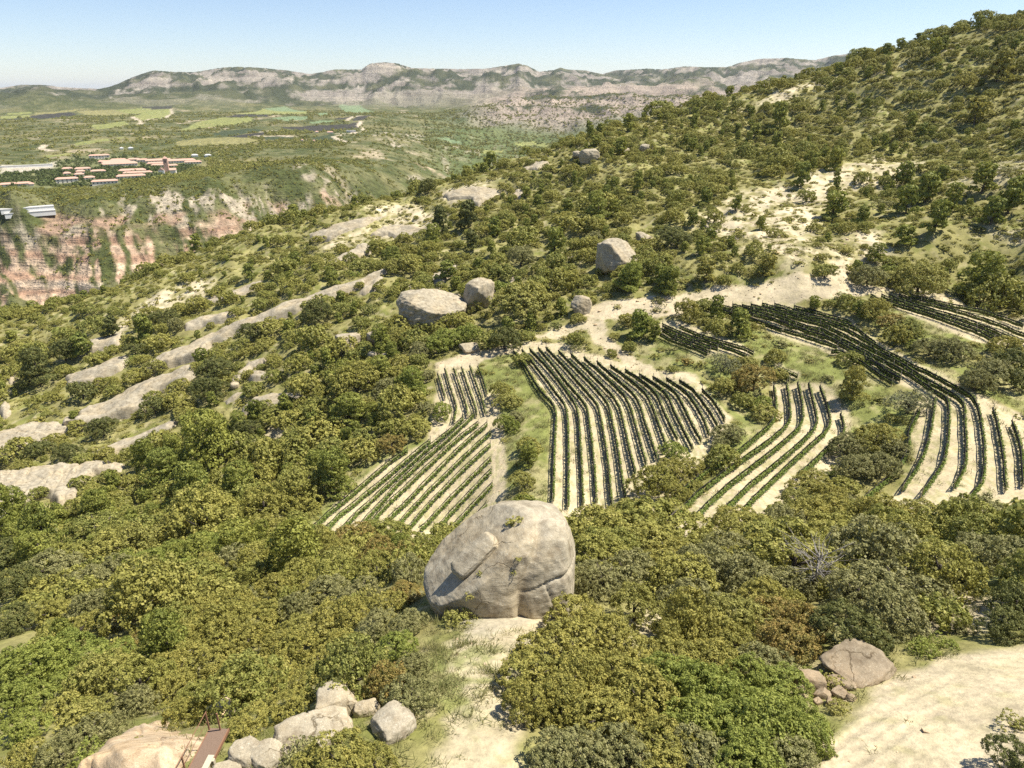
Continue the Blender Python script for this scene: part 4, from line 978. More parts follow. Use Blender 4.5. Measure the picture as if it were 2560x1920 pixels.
# ------------------------------------------------------------------ trees one can point at
P(Z7, [(150,700,290,'b'),(330,620,280,'b'),(520,650,220,'b'),(60,880,280,'b'),(250,830,260,'b'),(420,780,210,'b'),(110,1020,220,'b'),(20,720,240,'b')], 'in the bright green grove low down beside deep shade', 'bright green grove', k=.497, sz=1.1)
P(Z7, [(600,470,170,'r'),(700,580,160,'r'),(400,520,200,'y')], 'behind the bright green grove', 'rusty oaks behind the bright grove', k=.497, sz=1.1)
P(Z7, [(80,300,250,'d'),(60,480,220,'d'),(250,440,220,'o'),(250,220,250,'g'),(420,300,240,'g'),(560,230,240,'g'),(380,170,220,'o'),(450,420,220,'g'),(140,130,220,'o'),(30,140,240,'d'),(640,350,220,'g')], 'in the shaded hollow above the bright green grove', 'dark oaks in the hollow', k=.497, sz=1.1)
P(Z7, [(900,550,230,'y'),(1000,430,220,'y'),(1100,560,240,'y'),(930,690,240,'y'),(1100,700,240,'y'),(870,830,220,'y'),(1020,850,200,'o'),(1180,850,220,'y'),(1250,600,260,'y'),(1350,760,240,'y'),(1500,640,220,'y'),(1650,480,240,'y'),(1700,620,220,'y'),(1550,820,220,'y'),(1440,920,220,'y'),(1600,720,200,'y'),(1330,480,220,'y'),(1200,400,200,'y'),(1480,430,200,'g'),(1420,600,200,'y'),(1500,540,200,'o'),(790,620,200,'o'),(800,740,200,'y'),(1230,740,200,'y')], 'in the dense sunny wood below the giant boulder', 'oak wood below the giant boulder', k=.497, sz=1.1)
P(Z7, [(1240,1000,210,'y','yellow-tipped holm oak overhanging the top of the metal walkway'),(940,960,210,'y','yellow-tipped holm oak leaning over the buff rock face'),(1170,1060,110,'o','small oak bush squeezed between walkway boards and wood')], '', None, k=.497, sz=1.1)
P(Z7, [(1650,330,190,'g'),(1800,330,200,'g'),(1950,400,200,'y'),(2040,350,160,'r'),(1900,500,190,'g'),(2050,500,180,'g'),(1780,440,200,'y'),(1380,320,200,'y'),(1500,250,240,'o'),(1700,230,240,'o'),(1900,220,220,'o'),(2060,240,220,'g'),(1560,340,200,'y')], 'beside the giant boulder on its shaded flank', 'oaks beside the giant boulder', k=.497, sz=1.1)
P(Z7, [(2000,610,190,'b','fresh green oak between grey oaks next to the path below the giant boulder'),(1950,800,240,'r','pinkish rust-coloured holm oak above the tallest lower boulder'),(2060,860,240,'g','greyish oak beside the pinkish one, at the edge of the dirt path'),(2080,720,170,'g','small grey oak at the bend of the dirt path')], '', None, k=.497, sz=1.1)
P(Z7, [(1000,240,220,'y'),(1180,190,210,'g'),(1320,150,210,'y'),(1450,110,210,'y'),(1600,110,210,'y'),(1780,70,210,'r'),(1900,140,200,'r'),(2040,160,220,'r'),(1290,260,200,'o'),(2120,120,200,'o'),(1700,150,190,'y'),(1850,40,170,'o')], 'in the tree belt hiding the foot of the lower vineyard', 'tree belt below the lower vineyard', k=.497, sz=1.1)
P(Z7, [(750,200,210,'b'),(850,150,220,'b'),(1000,120,220,'b'),(1150,90,220,'b'),(780,90,220,'o'),(600,100,220,'o'),(900,260,200,'b')], 'in the green gully wood below the pines', 'green gully wood', k=.497, sz=1.1)
P(Z7, [(680,900,190,'g'),(420,1060,260,'g'),(560,1030,160,'g'),(300,1150,240,'g'),(120,1190,250,'y'),(500,930,180,'o')], 'in the low corner beside the buff rock face', 'grey oaks beside the buff rock', k=.497, sz=1.1)
P(Z7, [(1700,1180,330,'y','bright yellow-green bush covering the foot of the boulders by the path'),(1880,1200,260,'y','bright yellow-green bush next to the path edge'),(1560,1220,230,'y','bright yellow-green bush in front of the rounded twin boulders')], '', None, k=.497, kind='oak')
P(Z8, [(700,70,190,'y'),(820,50,200,'y'),(900,130,220,'o'),(740,150,200,'o'),(720,250,200,'g'),(820,230,220,'g'),(960,170,200,'y'),(1000,250,240,'o'),(1100,220,240,'g'),(1180,150,220,'g'),(1230,260,220,'g'),(1080,330,200,'g'),(990,330,160,'g'),(650,170,120,'g'),(660,285,110,'g')], 'in the thicket on the sunny side of the giant boulder', 'thicket beside the giant boulder', k=.705, sz=1.1)
P(Z8, [(1250,110,220,'o'),(1200,60,170,'y'),(1350,90,200,'g'),(1450,50,200,'y'),(1420,150,190,'y'),(1560,110,200,'o'),(1540,30,180,'y'),(1640,40,170,'o')], 'in the tree line under the fan-shaped vine rows', 'tree line under the vine rows', k=.705, sz=1.1)
P(Z8, [(1700,150,380,'g','biggest grey-brown holm oak, standing highest of the wood near the track'),(1790,270,320,'g','wide grey-brown oak in front of the biggest one'),(1640,300,280,'g','grey-brown oak next to the bare dead branches'),(1600,430,260,'d','dark shaded oak above the big tilted rock'),(1760,380,240,'g','oak casting its shade on the pale clearing'),(1890,200,230,'g','oak at the outer edge of the big grey group'),(1720,40,250,'y','yellow-tipped oak behind the biggest grey oak'),(1870,50,230,'y','yellow-tipped oak between the big grey oak and the rows')], '', None, k=.705)
P(Z8, [(1350,380,230,'r'),(1440,430,210,'r'),(1380,490,200,'r')], 'in the brownish clump above the bright green bushes', 'rust-brown clump', k=.705, sz=1.05)
P(Z8, [(1300,330,170,'y','yellow-tipped oak behind the rust-brown clump'),(1390,280,170,'g','pale grey oak behind the rust-brown clump'),(1005,420,190,'py','yellow-green feathery pine in the gap behind the big thicket'),(950,480,150,'py','smaller yellow-green pine in the gap behind the big thicket')], '', None, k=.705, sz=1.05)
P(Z8, [(2080,60,260,'g'),(2160,200,240,'g'),(2190,350,200,'d'),(2080,160,200,'g'),(2220,80,220,'d'),(2160,430,150,'d'),(2000,40,180,'o')], 'at the shaded side edge beyond the pale clearing', 'oaks beyond the clearing', k=.705, sz=1.1)
P(Z8, [(640,400,230,'y'),(730,460,210,'y'),(560,500,240,'y'),(480,600,220,'y'),(450,700,200,'y'),(620,620,240,'y'),(740,600,220,'y'),(840,540,220,'y'),(700,740,240,'y'),(580,700,220,'y'),(800,870,240,'g'),(650,880,240,'g'),(540,890,200,'g'),(950,950,240,'y'),(950,850,220,'y'),(830,760,210,'y')], 'in the great foreground thicket next to the dirt path', 'foreground thicket by the path', k=.705, sz=1.08)
P(Z8, [(850,680,250,'y'),(960,620,240,'b'),(1000,560,220,'y'),(1080,660,260,'b'),(1120,560,220,'y'),(1300,560,220,'g'),(1350,640,210,'b'),(1050,780,240,'b'),(1150,800,250,'b'),(1400,760,220,'b'),(1100,900,260,'g'),(1180,480,210,'y'),(1090,450,200,'y'),(1220,930,240,'b'),(1380,900,200,'g')], 'in the middle of the great foreground thicket', 'foreground thicket, middle', k=.705, sz=1.08)
P(Z8, [(1200,700,260,'b'),(1250,610,220,'b'),(1300,800,270,'b'),(1260,900,250,'b'),(1450,820,170,'b')], 'in the brightest green part of the thicket facing the dirt track', 'brightest green trees by the track', k=.705, sz=1.08)
P(Z8, [(1850,530,130,'hb','fresh green bush on the verge above the dirt track'),(1925,505,110,'hb','second fresh green bush on the verge, nearer the clearing'),(2190,790,120,'ho','olive bush at the outer edge of the dirt track'),(2185,900,190,'d','dark oak in the bottom corner of the dirt track'),(400,370,95,'hd','dark shrub at the foot of the giant boulder'),(200,410,150,'ho','low shrub at the lower foot of the giant boulder'),(520,320,60,'hb','small leafy plant in the furrow base of the giant boulder')], '', None, k=.705)
P(Z5, [(1310,400,175,'o','rounded oak between the two upper vineyard blocks'),(1355,470,130,'o','oak just below the rounded one on the grass bank'),(1340,600,150,'b','bright green oak at the edge of the headland track'),(1400,560,100,'g','grey bush beside the bright oak on the bank'),(1480,735,130,'o','low oak in the middle of the grass bank'),(1430,930,160,'o','oak low on the grass bank'),(1445,1070,130,'y','yellow-tipped oak at the foot of the grass bank'),
       (960,520,125,'b','dark glossy bush beside the short upper vine rows'),(870,500,90,'g','thin grey bush beside the short upper vine rows'),(660,710,190,'r','red-brown tinged oak on the edge of the lower vineyard'),(990,80,200,'b','vivid green tree, leafiest part, below the huge rounded boulder'),(1110,60,190,'b','vivid green tree beside the headland track, below the huge boulder'),(940,130,150,'b','lower limb-like vivid green tree by the headland track'),
       (830,150,165,'g','grey oak above the end of the headland track'),(700,90,160,'o','oak between the split boulder and the vivid green tree'),(500,150,120,'o','round oak standing in front of the split boulder'),(730,240,130,'y','yellowish oak above the end of the upper vine rows'),(780,350,220,'pb','big fresh green pine beside the short upper vine rows'),(640,370,130,'g','pale grey oak beside the big fresh pine'),(1330,90,200,'d','dark oak above the headland track'),(1230,110,150,'o','oak behind the long low boulder'),
       (870,310,110,'g','grey oak at the corner of the short upper vine rows'),(1640,30,80,'hd','small dark bush beside the junction of the tracks')], '', None, k=.422)
P(Z6, [(455,245,150,'y','round yellow oak standing alone by the pale track'),(215,345,115,'pb','fresh green pine at the top end of the small middle terrace'),(285,370,100,'po','olive-green pine touching the small middle terrace'),(290,258,62,'hg','small grey bush on the pale bank'),(730,330,140,'po','lone pine with tiered branches between the upper terraces'),
       (650,520,155,'v','grey olive tree beside the yellow-orange oak'),(810,590,235,'r','big yellow-orange oak dividing the central and fan-shaped rows'),(845,735,100,'b','bright green sapling under the yellow-orange oak'),(450,530,85,'hr','brownish bush on the dry bank'),(1330,640,200,'py','wide tiered pine near the head of the fan-shaped rows'),
       (1620,715,230,'v','large grey olive tree at the bend of the long rows'),(1300,940,220,'g','pale bushy oak of the island between the vine blocks, path side'),(1450,900,240,'y','pale bushy oak crowning the island between the vine blocks'),(1550,960,180,'g','pale bushy oak of the island, beside the outer rows'),(1350,1060,220,'g','pale bushy oak low on the island between the vine blocks'),(1480,1050,200,'g','shaded oak low on the island, beside the outer rows'),
       (670,880,170,'g','pale grey oak above the big hedge between the blocks'),(625,960,90,'g','small grey oak tucked beside the central rows'),(390,985,120,'b','small fresh green tree in the ends of the central rows'),(290,1130,230,'o','dark round oak between central and fan-shaped rows'),(380,1090,180,'y','oak behind the dark round one between the blocks'),(470,1060,180,'y','yellow-orange oak beside the corner netting'),(400,1190,180,'o','lowest oak of the hedge between the blocks'),
       (1100,1140,220,'y','yellow oak below the island between the vine blocks'),(1210,1190,190,'y','yellow-tipped oak right beneath the island'),(1030,1240,200,'o','olive-green oak below the yellow one under the island'),
       (1440,240,160,'y','yellow-green oak heading the tree row above the long terrace'),(1530,300,150,'r','orange-tinged oak second in the tree row above the long terrace'),(1620,330,180,'o','tall oak in the middle of the tree row above the long terrace'),(1350,250,100,'po','small pine before the tree row above the long terrace'),(1560,380,140,'y','lower yellow-green oak in the tree row'),(1730,430,170,'g','grey oak in the tree row above the long terrace'),(1860,450,180,'g','last grey oak of the tree row, before the open bank'),
       (2130,420,200,'y','oak at the side edge below the highest vine terrace'),(2050,550,230,'g','wide grey oak cluster at the side edge, upper part'),(1970,610,180,'g','grey oak at the lower end of the side cluster'),(2180,610,150,'d','dark oak in the shade of the side cluster'),(2150,510,160,'d','dark oak inside the side cluster'),
       (1260,180,80,'hg','lone dark bush at the end of the dry grass strip'),(150,85,165,'pb','fresh pine beside the pyramid boulder'),(350,110,150,'po','feathery olive pine above the pale track'),(555,55,130,'py','yellow-green pine standing alone above the cut bank'),(870,35,105,'py','small conical pine alone above the cut bank'),(1180,50,110,'o','low oak on the rim of the cut bank'),(1410,60,185,'g','dark grey oak above the end of the track'),(1680,70,230,'o','broad dark oak above the highest vine terrace'),(2000,70,260,'po','wide pine above the highest vine terrace'),(2150,160,130,'g','grey bush above the eroded bank at the side edge'),
       (700,570,60,'hg','low bush under the grey olive tree'),(1200,610,70,'hg','pale flowering bush beside the wide tiered pine'),(945,435,80,'hg','pale flowering bush on the dry bank below the long rows'),(380,460,70,'hg','thin grey bush above the dry bank')], '', None, k=.479)
P(Z3, [(1010,1210,175,'po','wind-bent pine alone on the bare scree'),(300,1270,115,'o','round dark oak at the edge of the scree'),(80,1390,190,'d','large dark oak at the foot of the scree'),(1450,1190,150,'po','pine heading the group beside the scree'),(1560,1130,140,'po','second pine of the group beside the scree'),(1720,1180,160,'po','pale pine of the group beside the scree'),(1620,1290,170,'po','lowest dark pine of the group beside the scree'),(1400,800,90,'py','bright yellow pine tip high on the hillside'),(1020,950,110,'po','conical pine above the scree'),(820,1060,110,'po','small pine at the upper rim of the scree'),(430,1210,80,'po','small dark pine in the pale earth'),(1180,1050,90,'o','small oak in the top of the scree'),(850,1150,110,'o','low oak on the scree rim'),
       (1990,400,160,'py','bright yellow-green pine near the hill crest'),(1860,650,170,'py','yellow-green pine below the hill crest'),(1790,460,130,'y','yellow-green oak below the hill crest'),(1900,1060,170,'po','pine on the upper eroded strip'),(2060,1180,180,'po','dark pine between the eroded patches'),(1950,1260,150,'po','broad low pine between the eroded patches')], '', None, k=.422)
P(Z2, [(1830,1390,170,'pb','fresh pine right in front of the pyramid boulder'),(2060,1420,160,'po','feathery pine beside the pyramid boulder'),(1080,1480,150,'b','dark leafy tree in the hollow beside the huge rounded boulder'),(1130,1540,110,'b','lower leafy tree in the same hollow'),(1650,1000,190,'po','wide pine in the middle of the hillside'),(2080,1130,180,'d','dark oak behind the flat-topped boulder'),(700,1080,140,'pd','dark pine rising among the pale pavements'),(880,1060,130,'pd','dark pine on the brow of the slope'),(640,860,110,'d','oak on the crest silhouette'),(1330,1380,130,'o','oak left of the pyramid boulder'),
       (900,1200,100,'pd','slim dark conical pine'),(730,1480,60,'o','small oak on the slab above the huge boulder'),(1190,1260,190,'g','pale grey-green oak thicket on the open slope'),(1390,1200,150,'po','tiered pine left of the flat-topped boulder'),(1620,1160,90,'g','pale green round bush uphill of the pyramid boulder'),(1400,620,60,'o','lone round oak on the crest skyline before the valley')], '', None, k=.422)
P(Z4, [(660,290,110,'pd','dark pine above the short smooth slab'),(820,250,100,'pd','dark pine beside a grey bush on the upper slope'),(960,190,190,'d','dark oak thicket above the longest rib'),(1040,260,110,'g','grey leafless-looking bush above the longest rib'),(370,400,190,'d','large dark oak pair on the open upper slope'),(210,520,230,'pd','broad dark pine on the open upper slope'),(790,390,130,'d','dark oak leaning over the longest rib'),(1880,160,200,'d','wide dark oak thicket along the longest rib'),(1490,290,130,'d','round dark oak against the longest rib'),(800,560,130,'o','oak in the notch below the smooth slab'),(1270,500,220,'d','dark oak thicket between broad rib and humps'),(1230,620,200,'d','lower dark thicket below the broad rib'),(910,740,150,'d','dark round oak on the broad rib edge'),(600,850,190,'d','dark oak at the foot of the broad rib'),(230,990,130,'d','round oak on the shelf between the ribs'),(390,1000,180,'d','wide oak between the lower ribs'),(660,1060,90,'o','small round oak on the lowest outcrop'),(230,1260,100,'o','small oak growing in the hollow outcrop'),(480,650,140,'d','oak below the smooth grey slab'),(1480,850,190,'d','oak below the fan of slabs')], '', None, k=.422)
for i, (x, y, z) in enumerate(GB_PLANTS):
    o = link('shrub', SHR_M[i % 4]); sc_ = [.75, .55, .35, .35, .5, .3][i]; o.location = (x, y, z - .1); o.scale = (sc_, sc_ * .8, sc_ * .8); o.rotation_euler = (0, 0, i)
    tag(o, ['tuft of plants growing on the very top of the giant boulder', 'smaller plant tuft beside the one on top of the giant boulder', 'tiny plant in the furrow of the giant boulder', 'tiny plant under the lodged flake of the giant boulder', 'small bush clinging low on the giant boulder', 'dot of yellow moss plants on the giant boulder face'][i], 'plant', None, 'thing')
# the bare dead crown
def dead_tree(px, py, h, label):
    q = cast(px, py, h * .6); r_ = np.random.default_rng(9); ps = [tube([(0, 0, -.3), (.1, 0, h * .4), (.05, .1, h * .75)], [.12, .09, .05])]
    for i in range(34):
        a = r_.uniform(0, 6.28); z0 = h * r_.uniform(.3, .75); l_ = h * r_.uniform(.25, .5); e = r_.uniform(.1, .9)
        p0 = np.array([.05, .05, z0]); d = np.array([math.cos(a), math.sin(a), e]); p1 = p0 + d * l_ * .5; p2 = p0 + d * l_ + r_.normal(size=3) * .2
        ps.append(tube([p0, p1, p2], [.045, .03, .012], 4))
        for _ in range(4):
            t = r_.uniform(.3, 1); b0 = p0 + (p2 - p0) * t; ps.append(tube([b0, b0 + (d + r_.normal(size=3) * .6) * l_ * .35], [.016, .006], 3))
    V_, F_ = joinm(ps); o = link('dead_tree', mesh_faces('dead_tree', V_, F_), DEADWOOD); o.location = (q[0], q[1], float(Z(*q))); tag(o, label, 'tree')
px, py = Z8([(1480, 225)])[0]; dead_tree(px, py, 5.5, 'bare grey dead branches between green oaks near the biggest grey oak')
print('placed trees', len(TAKEN), round(time.time() - _T0, 1))
# ------------------------------------------------------------------ scattered plants
def scatter_object(name, protos, X, Y, Zz, scl, rz, idx, label):
    pc = bpy.data.collections.new(name + '_sources')
    for i, m in enumerate(protos):
        o = bpy.data.objects.new('source_%02d' % i, m); pc.objects.link(o)
    me = bpy.data.meshes.new(name); n_ = len(X); me.vertices.add(n_)
    me.vertices.foreach_set('co', np.stack([X, Y, Zz], -1).astype(np.float32).ravel())
    for nm, dt, v in (('scl', 'FLOAT_VECTOR', scl), ('rot', 'FLOAT_VECTOR', np.stack([X * 0, X * 0, rz], -1))):
        a = me.attributes.new(nm, dt, 'POINT'); a.data.foreach_set('vector', np.asarray(v, np.float32).ravel())
    a = me.attributes.new('idx', 'INT', 'POINT'); a.data.foreach_set('value', np.asarray(idx, np.int32))
    o = bpy.data.objects.new(name, me); COL.objects.link(o)
    ng = bpy.data.node_groups.new(name, 'GeometryNodeTree'); ng.interface.new_socket('Geometry', in_out='INPUT', socket_type='NodeSocketGeometry'); ng.interface.new_socket('Geometry', in_out='OUTPUT', socket_type='NodeSocketGeometry')
    N_ = ng.nodes; gi = N_.new('NodeGroupInput'); go = N_.new('NodeGroupOutput'); iop = N_.new('GeometryNodeInstanceOnPoints'); ci = N_.new('GeometryNodeCollectionInfo')
    ci.inputs['Collection'].default_value = pc; ci.inputs['Separate Children'].default_value = True; ci.inputs['Reset Children'].default_value = True
    iop.inputs['Pick Instance'].default_value = True
    def att(nm, dt):
        q = N_.new('GeometryNodeInputNamedAttribute'); q.data_type = dt; q.inputs['Name'].default_value = nm; return q.outputs['Attribute']
    e2r = N_.new('FunctionNodeEulerToRotation'); lk = ng.links.new
    lk(gi.outputs[0], iop.inputs['Points']); lk(ci.outputs[0], iop.inputs['Instance']); lk(att('idx', 'INT'), iop.inputs['Instance Index'])
    lk(att('rot', 'FLOAT_VECTOR'), e2r.inputs[0]); lk(e2r.outputs[0], iop.inputs['Rotation']); lk(att('scl', 'FLOAT_VECTOR'), iop.inputs['Scale']); lk(iop.outputs[0], go.inputs[0])
    md = o.modifiers.new('scatter', 'NODES'); md.node_group = ng
    return tag(o, label, None, None, 'stuff')
class Hash:
    def __init__(s, c=3.0): s.c = c; s.d = {}
    def add(s, x, y, r): s.d.setdefault((int(x // s.c), int(y // s.c)), []).append((x, y, r))
    def free(s, x, y, r, k):
        ci, cj = int(x // s.c), int(y // s.c)
        for i in (ci - 1, ci, ci + 1):
            for j in (cj - 1, cj, cj + 1):
                for (a, b, q) in s.d.get((i, j), ()):
                    if (a - x) ** 2 + (b - y) ** 2 < ((q + r) * k) ** 2: return False
        return True
HH = Hash(4.0)
for x, y, r in TAKEN: HH.add(x, y, r)
PW = lambda p, **k: castpoly(p, **k)
GULLY = PW([(0,1400),(0,1270),(150,1290),(250,1270),(340,1150),(480,1090),(700,1010),(800,940),(880,870),(1000,830),(1085,880),(1075,1000),(1060,1110),(900,1190),(760,1345),(700,1420),(950,1400),(1230,1390),(1180,1450),(900,1480),(400,1480),(0,1480)], rmax=430)
FOREG = PW([(0,1480),(400,1480),(900,1450),(1040,1450),(1040,1700),(700,1800),(300,1880),(-200,1990),(-300,1500)], rmax=430)
FORER = PW([(1420,1360),(1600,1370),(2560,1330),(2750,1400),(2700,1560),(2500,1470),(2260,1500),(2230,1600),(2060,1700),(1980,1800),(1960,1990),(1320,1990),(1320,1650),(1420,1530)], rmax=430)
MIDW = PW([(700,700),(1000,640),(1200,560),(1500,520),(1650,600),(1700,700),(1480,760),(1250,860),(1080,890),(900,860),(800,820)], rmax=430)
HILL = PW([(1330,395),(1446,350),(1620,315),(1967,240),(2256,145),(2560,60),(2800,30),(2800,420),(2560,450),(2300,400),(2050,430),(1900,440),(1700,520),(1500,520),(1300,560),(1150,560)], rmax=450)
HILLR = PW([(1700,520),(1900,440),(2300,400),(2800,420),(2800,760),(2560,740),(2250,710),(2050,680),(1700,700)], rmax=430)
CRESTL = PW([(0,810),(197,760),(463,655),(694,562),(926,508),(1157,438),(1331,395),(1150,560),(800,640),(400,760),(100,880),(-100,900)], rmax=450)
excl = [PW(p, rmax=430) for p in VINE] + [PW(p, rmax=430) for p, k in BARE[:1] + BARE[2:3] + BARE[4:5] + BARE[6:10]] 
SCW = [PW(p, rmax=440) for p in SCREE] + [PW(BARE[1][0], rmax=430), PW(BARE[10][0], rmax=430)]
GRW = [PW(p, rmax=430) for p in GRASS]
def classify(X, Y):
    """wanted crown cover, share of pines, mean radius, for points on the near slopes"""
    cov = np.full(X.shape, .30); pine = np.full(X.shape, .12); rad = np.full(X.shape, 2.0)
    def st(poly, c, p, r): m = inside(poly, X, Y); cov[m] = c; pine[m] = p; rad[m] = r
    st(CRESTL, .22, .12, 1.15); st(MIDW, .44, .22, 1.9); st(HILL, .36, .22, 1.5); st(HILLR, .28, .35, 1.5); st(GULLY, 1.0, .42, 2.3); st(FOREG, 1.0, .03, 2.6); st(FORER, .95, .0, 2.5)
    cov *= np.clip(1 + np.where(cov < .6, 2.4, .6) * fbm(X / 26, Y / 26, 3, 201), .04, 2.2)
    for p in SCW: m = inside(p, X, Y); cov[m] *= .10
    for p in GRW: m = inside(p, X, Y); cov[m] = .02
    bad_ = np.zeros(X.shape, bool)
    for p in excl: bad_ |= inside(p, X, Y)
    for p in ROCKPOLY: bad_ |= inside(p, X, Y) 
    bad_ |= ((X - GB.location.x) / 7.5) ** 2 + ((Y - GB.location.y) / 6.0) ** 2 < 1
    bad_ |= (Y < 75) & (X > -9.5) & (X < 4.5) & (Y < 60) & (Y > 0) & ~inside(FORER, X, Y) & ~inside(FOREG, X, Y)
    wb = cast(500, 1850); bad_ |= ((X - wb[0]) ** 2 + (Y - wb[1]) ** 2) < 20
    return cov, pine, rad, bad_
NCND = 60000
t = rng.uniform(-.74, .78, NCND); r = np.sqrt(rng.uniform(26 ** 2, 455 ** 2, NCND)); X = r * np.sin(t); Y = r * np.cos(t)
cov, pine, rad, bad_ = classify(X, Y)
ZZ = Z(X, Y); ppx, ppy = pix(X, Y, ZZ + 2)
TREES = []
rd = rad * np.exp(rng.normal(0, .40, NCND)); ispine = rng.random(NCND) < pine
dens = rng.random(NCND)
order = np.argsort(-rd + rng.uniform(0, 1.2, NCND))
for i in order:
    if bad_[i] or ppx[i] < -260 or ppx[i] > 2820: continue
    if dens[i] > cov[i] * .42: continue
    R_ = rd[i]
    if HH.free(X[i], Y[i], R_, .62 if cov[i] > .6 else .8): HH.add(X[i], Y[i], R_); TREES.append((X[i], Y[i], ZZ[i], R_, bool(ispine[i]), ppx[i], ppy[i]))
print('auto trees', len(TREES), round(time.time() - _T0, 1))
def seen(x, y, z, up=2.5):
    """is a point above the ground visible from the eye"""
    r_ = math.hypot(x, y); s_ = (z + up - CZ) / r_; c = col_at(GZ, math.atan2(x, y)); m = RR < r_ - 3
    return not np.any((c[m] - CZ) / RR[m] > s_)
MARKS = [(k, cast(*p, rmax=440)) for k, p in {'the giant boulder': (1200, 1560), 'the metal walkway': (480, 1880), 'the central vine rows': (1420, 1310), 'the elbow-shaped rows': (1640, 1350), 'the outer curved rows': (2260, 1290), 'the pale clearing': (2400, 1540), 'the dirt track': (2300, 1700), 'the pyramid boulder': (1545, 690), 'the huge rounded boulder': (1100, 830), 'the split boulder': (900, 880), 'the short upper vine rows': (1090, 960), 'the slanting vine rows': (900, 1230), 'the fan of slabs': (690, 1030), 'the broad rock rib': (350, 1000), 'the longest rib': (650, 830), 'the hollow outcrop': (150, 1230), 'the crest outcrop': (1480, 400), 'the pale scree': (1950, 560), 'the cut bank': (1850, 720), 'the highest vine terrace': (2400, 740), 'the hill skyline': (2300, 160), 'the gorge rim': (300, 740), 'the jagged crest rocks': (1600, 375), 'the eroded strips': (2480, 520), 'the striped pavements': (950, 590), 'the gully floor': (100, 1450)}.items()]
MARKS = [(k, p) for k, p in MARKS if p is not None]
def near_mark(x, y): return min(MARKS, key=lambda m: (m[1][0] - x) ** 2 + (m[1][1] - y) ** 2)[0]
def where_is(px, py, x, y):
    q = np.array([x]), np.array([y])
    if inside(GULLY, *q)[0]: return 'in the wooded gully', 'gully wood'
    if inside(FORER, *q)[0]: return 'in the oak thicket', 'oaks by the track'
    if inside(FOREG, *q)[0]: return 'in the foreground wood', 'wood below the giant boulder'
    if inside(MIDW, *q)[0]: return 'in the boulder wood', 'wood between the boulders'
    if inside(HILL, *q)[0]: return 'on the upper hillside', 'upper hillside'
    if inside(HILLR, *q)[0]: return 'on the eroded slope', 'eroded slope'
    if inside(CRESTL, *q)[0]: return 'near the slope crest', 'crest above the gorge'
    return 'on the ribbed slope', 'open slope among the ribs'
TREES.sort(key=lambda q: -q[3] / math.hypot(q[0], q[1]))
n_oak = sum(1 for o in COL.objects if o.name.startswith('holm_oak')); n_pine = sum(1 for o in COL.objects if o.name.startswith('pine_tree'))
rest = []
for (x, y, z, R_, pn, px, py) in TREES:
    inv = -60 < px < 2620 and -60 < py < 2050
    if inv and ((pn and n_pine < 290) or (not pn and n_oak < 300)) and seen(x, y, z):
        wh, gp = where_is(px, py, x, y); big = R_ / math.hypot(x, y) * FPX * 2
        szw = 'large' if R_ > 2.5 else ('small' if R_ < 1.8 else 'middling')
        if pn: n_pine += 1
        else: n_oak += 1
        add_plant(x, y, R_, 'pine' if pn else 'oak', None, '%s %s %s, by %s' % (szw, 'pine' if pn else 'holm oak', wh, near_mark(x, y)), ('pines: ' if pn else 'oaks: ') + gp, tall=float(rng.uniform(.85, 1.2)), full=big > 60, near=big > 55)
    else: rest.append((x, y, z, R_, pn))
rest = np.array(rest, float)
for pn, protos, nm, lb in ((0, OAK_M, 'oak_woodland', 'smaller holm oaks spread over the slopes and the gully wood'), (1, PIN_M, 'pine_woodland', 'smaller pines spread over the hillside')):
    q = rest[rest[:, 4] == pn]
    if len(q):
        k_ = len(q); tl = rng.uniform(.8, 1.2, k_)
        scatter_object(nm, protos, q[:, 0], q[:, 1], q[:, 2] + q[:, 3] * .12, np.stack([q[:, 3], q[:, 3], q[:, 3] * tl], -1), rng.uniform(0, 6.28, k_), rng.integers(0, len(protos), k_), lb)
print('rest', len(rest), n_oak, n_pine)
# low scrub
NS_ = 90000
t = rng.uniform(-.74, .78, NS_); r = np.sqrt(rng.uniform(22 ** 2, 460 ** 2, NS_)); X = r * np.sin(t); Y = r * np.cos(t)
cov, pine, rad, bad_ = classify(X, Y)
want = np.full(NS_, .30); want[inside(CRESTL, X, Y)] = .55; want[inside(HILL, X, Y)] = .95; want[inside(HILLR, X, Y)] = .6
for p in SCW: want[inside(p, X, Y)] = .34
for p in GRW: want[inside(p, X, Y)] = .10
cb = inside(PW(BARE[0][0], rmax=430), X, Y); bad_[cb] = rng.random(int(cb.sum())) > .35; want[cb] = .16
want *= np.clip(.9 + 1.3 * fbm(X / 7, Y / 7, 3, 211), .1, 2)
for p in ROCKPOLY: m = inside(p, X, Y); bad_[m] = rng.random(int(m.sum())) > .12
sel = np.nonzero(~bad_ & (rng.random(NS_) < want))[0]
rs = np.exp(rng.normal(-.32, .50, NS_)) * np.where(rad > 1.7, 1, .9)
S_ = []
for i in sel:
    if HH.free(X[i], Y[i], rs[i] * .5, .62): S_.append(i)
S_ = np.array(S_); ZZ = Z(X[S_], Y[S_]); ppx, ppy = pix(X[S_], Y[S_], ZZ)
app = rs[S_] / np.hypot(X[S_], Y[S_]); od = np.argsort(-app); keep = []; ns = sum(1 for o in COL.objects if o.name.startswith('shrub'))
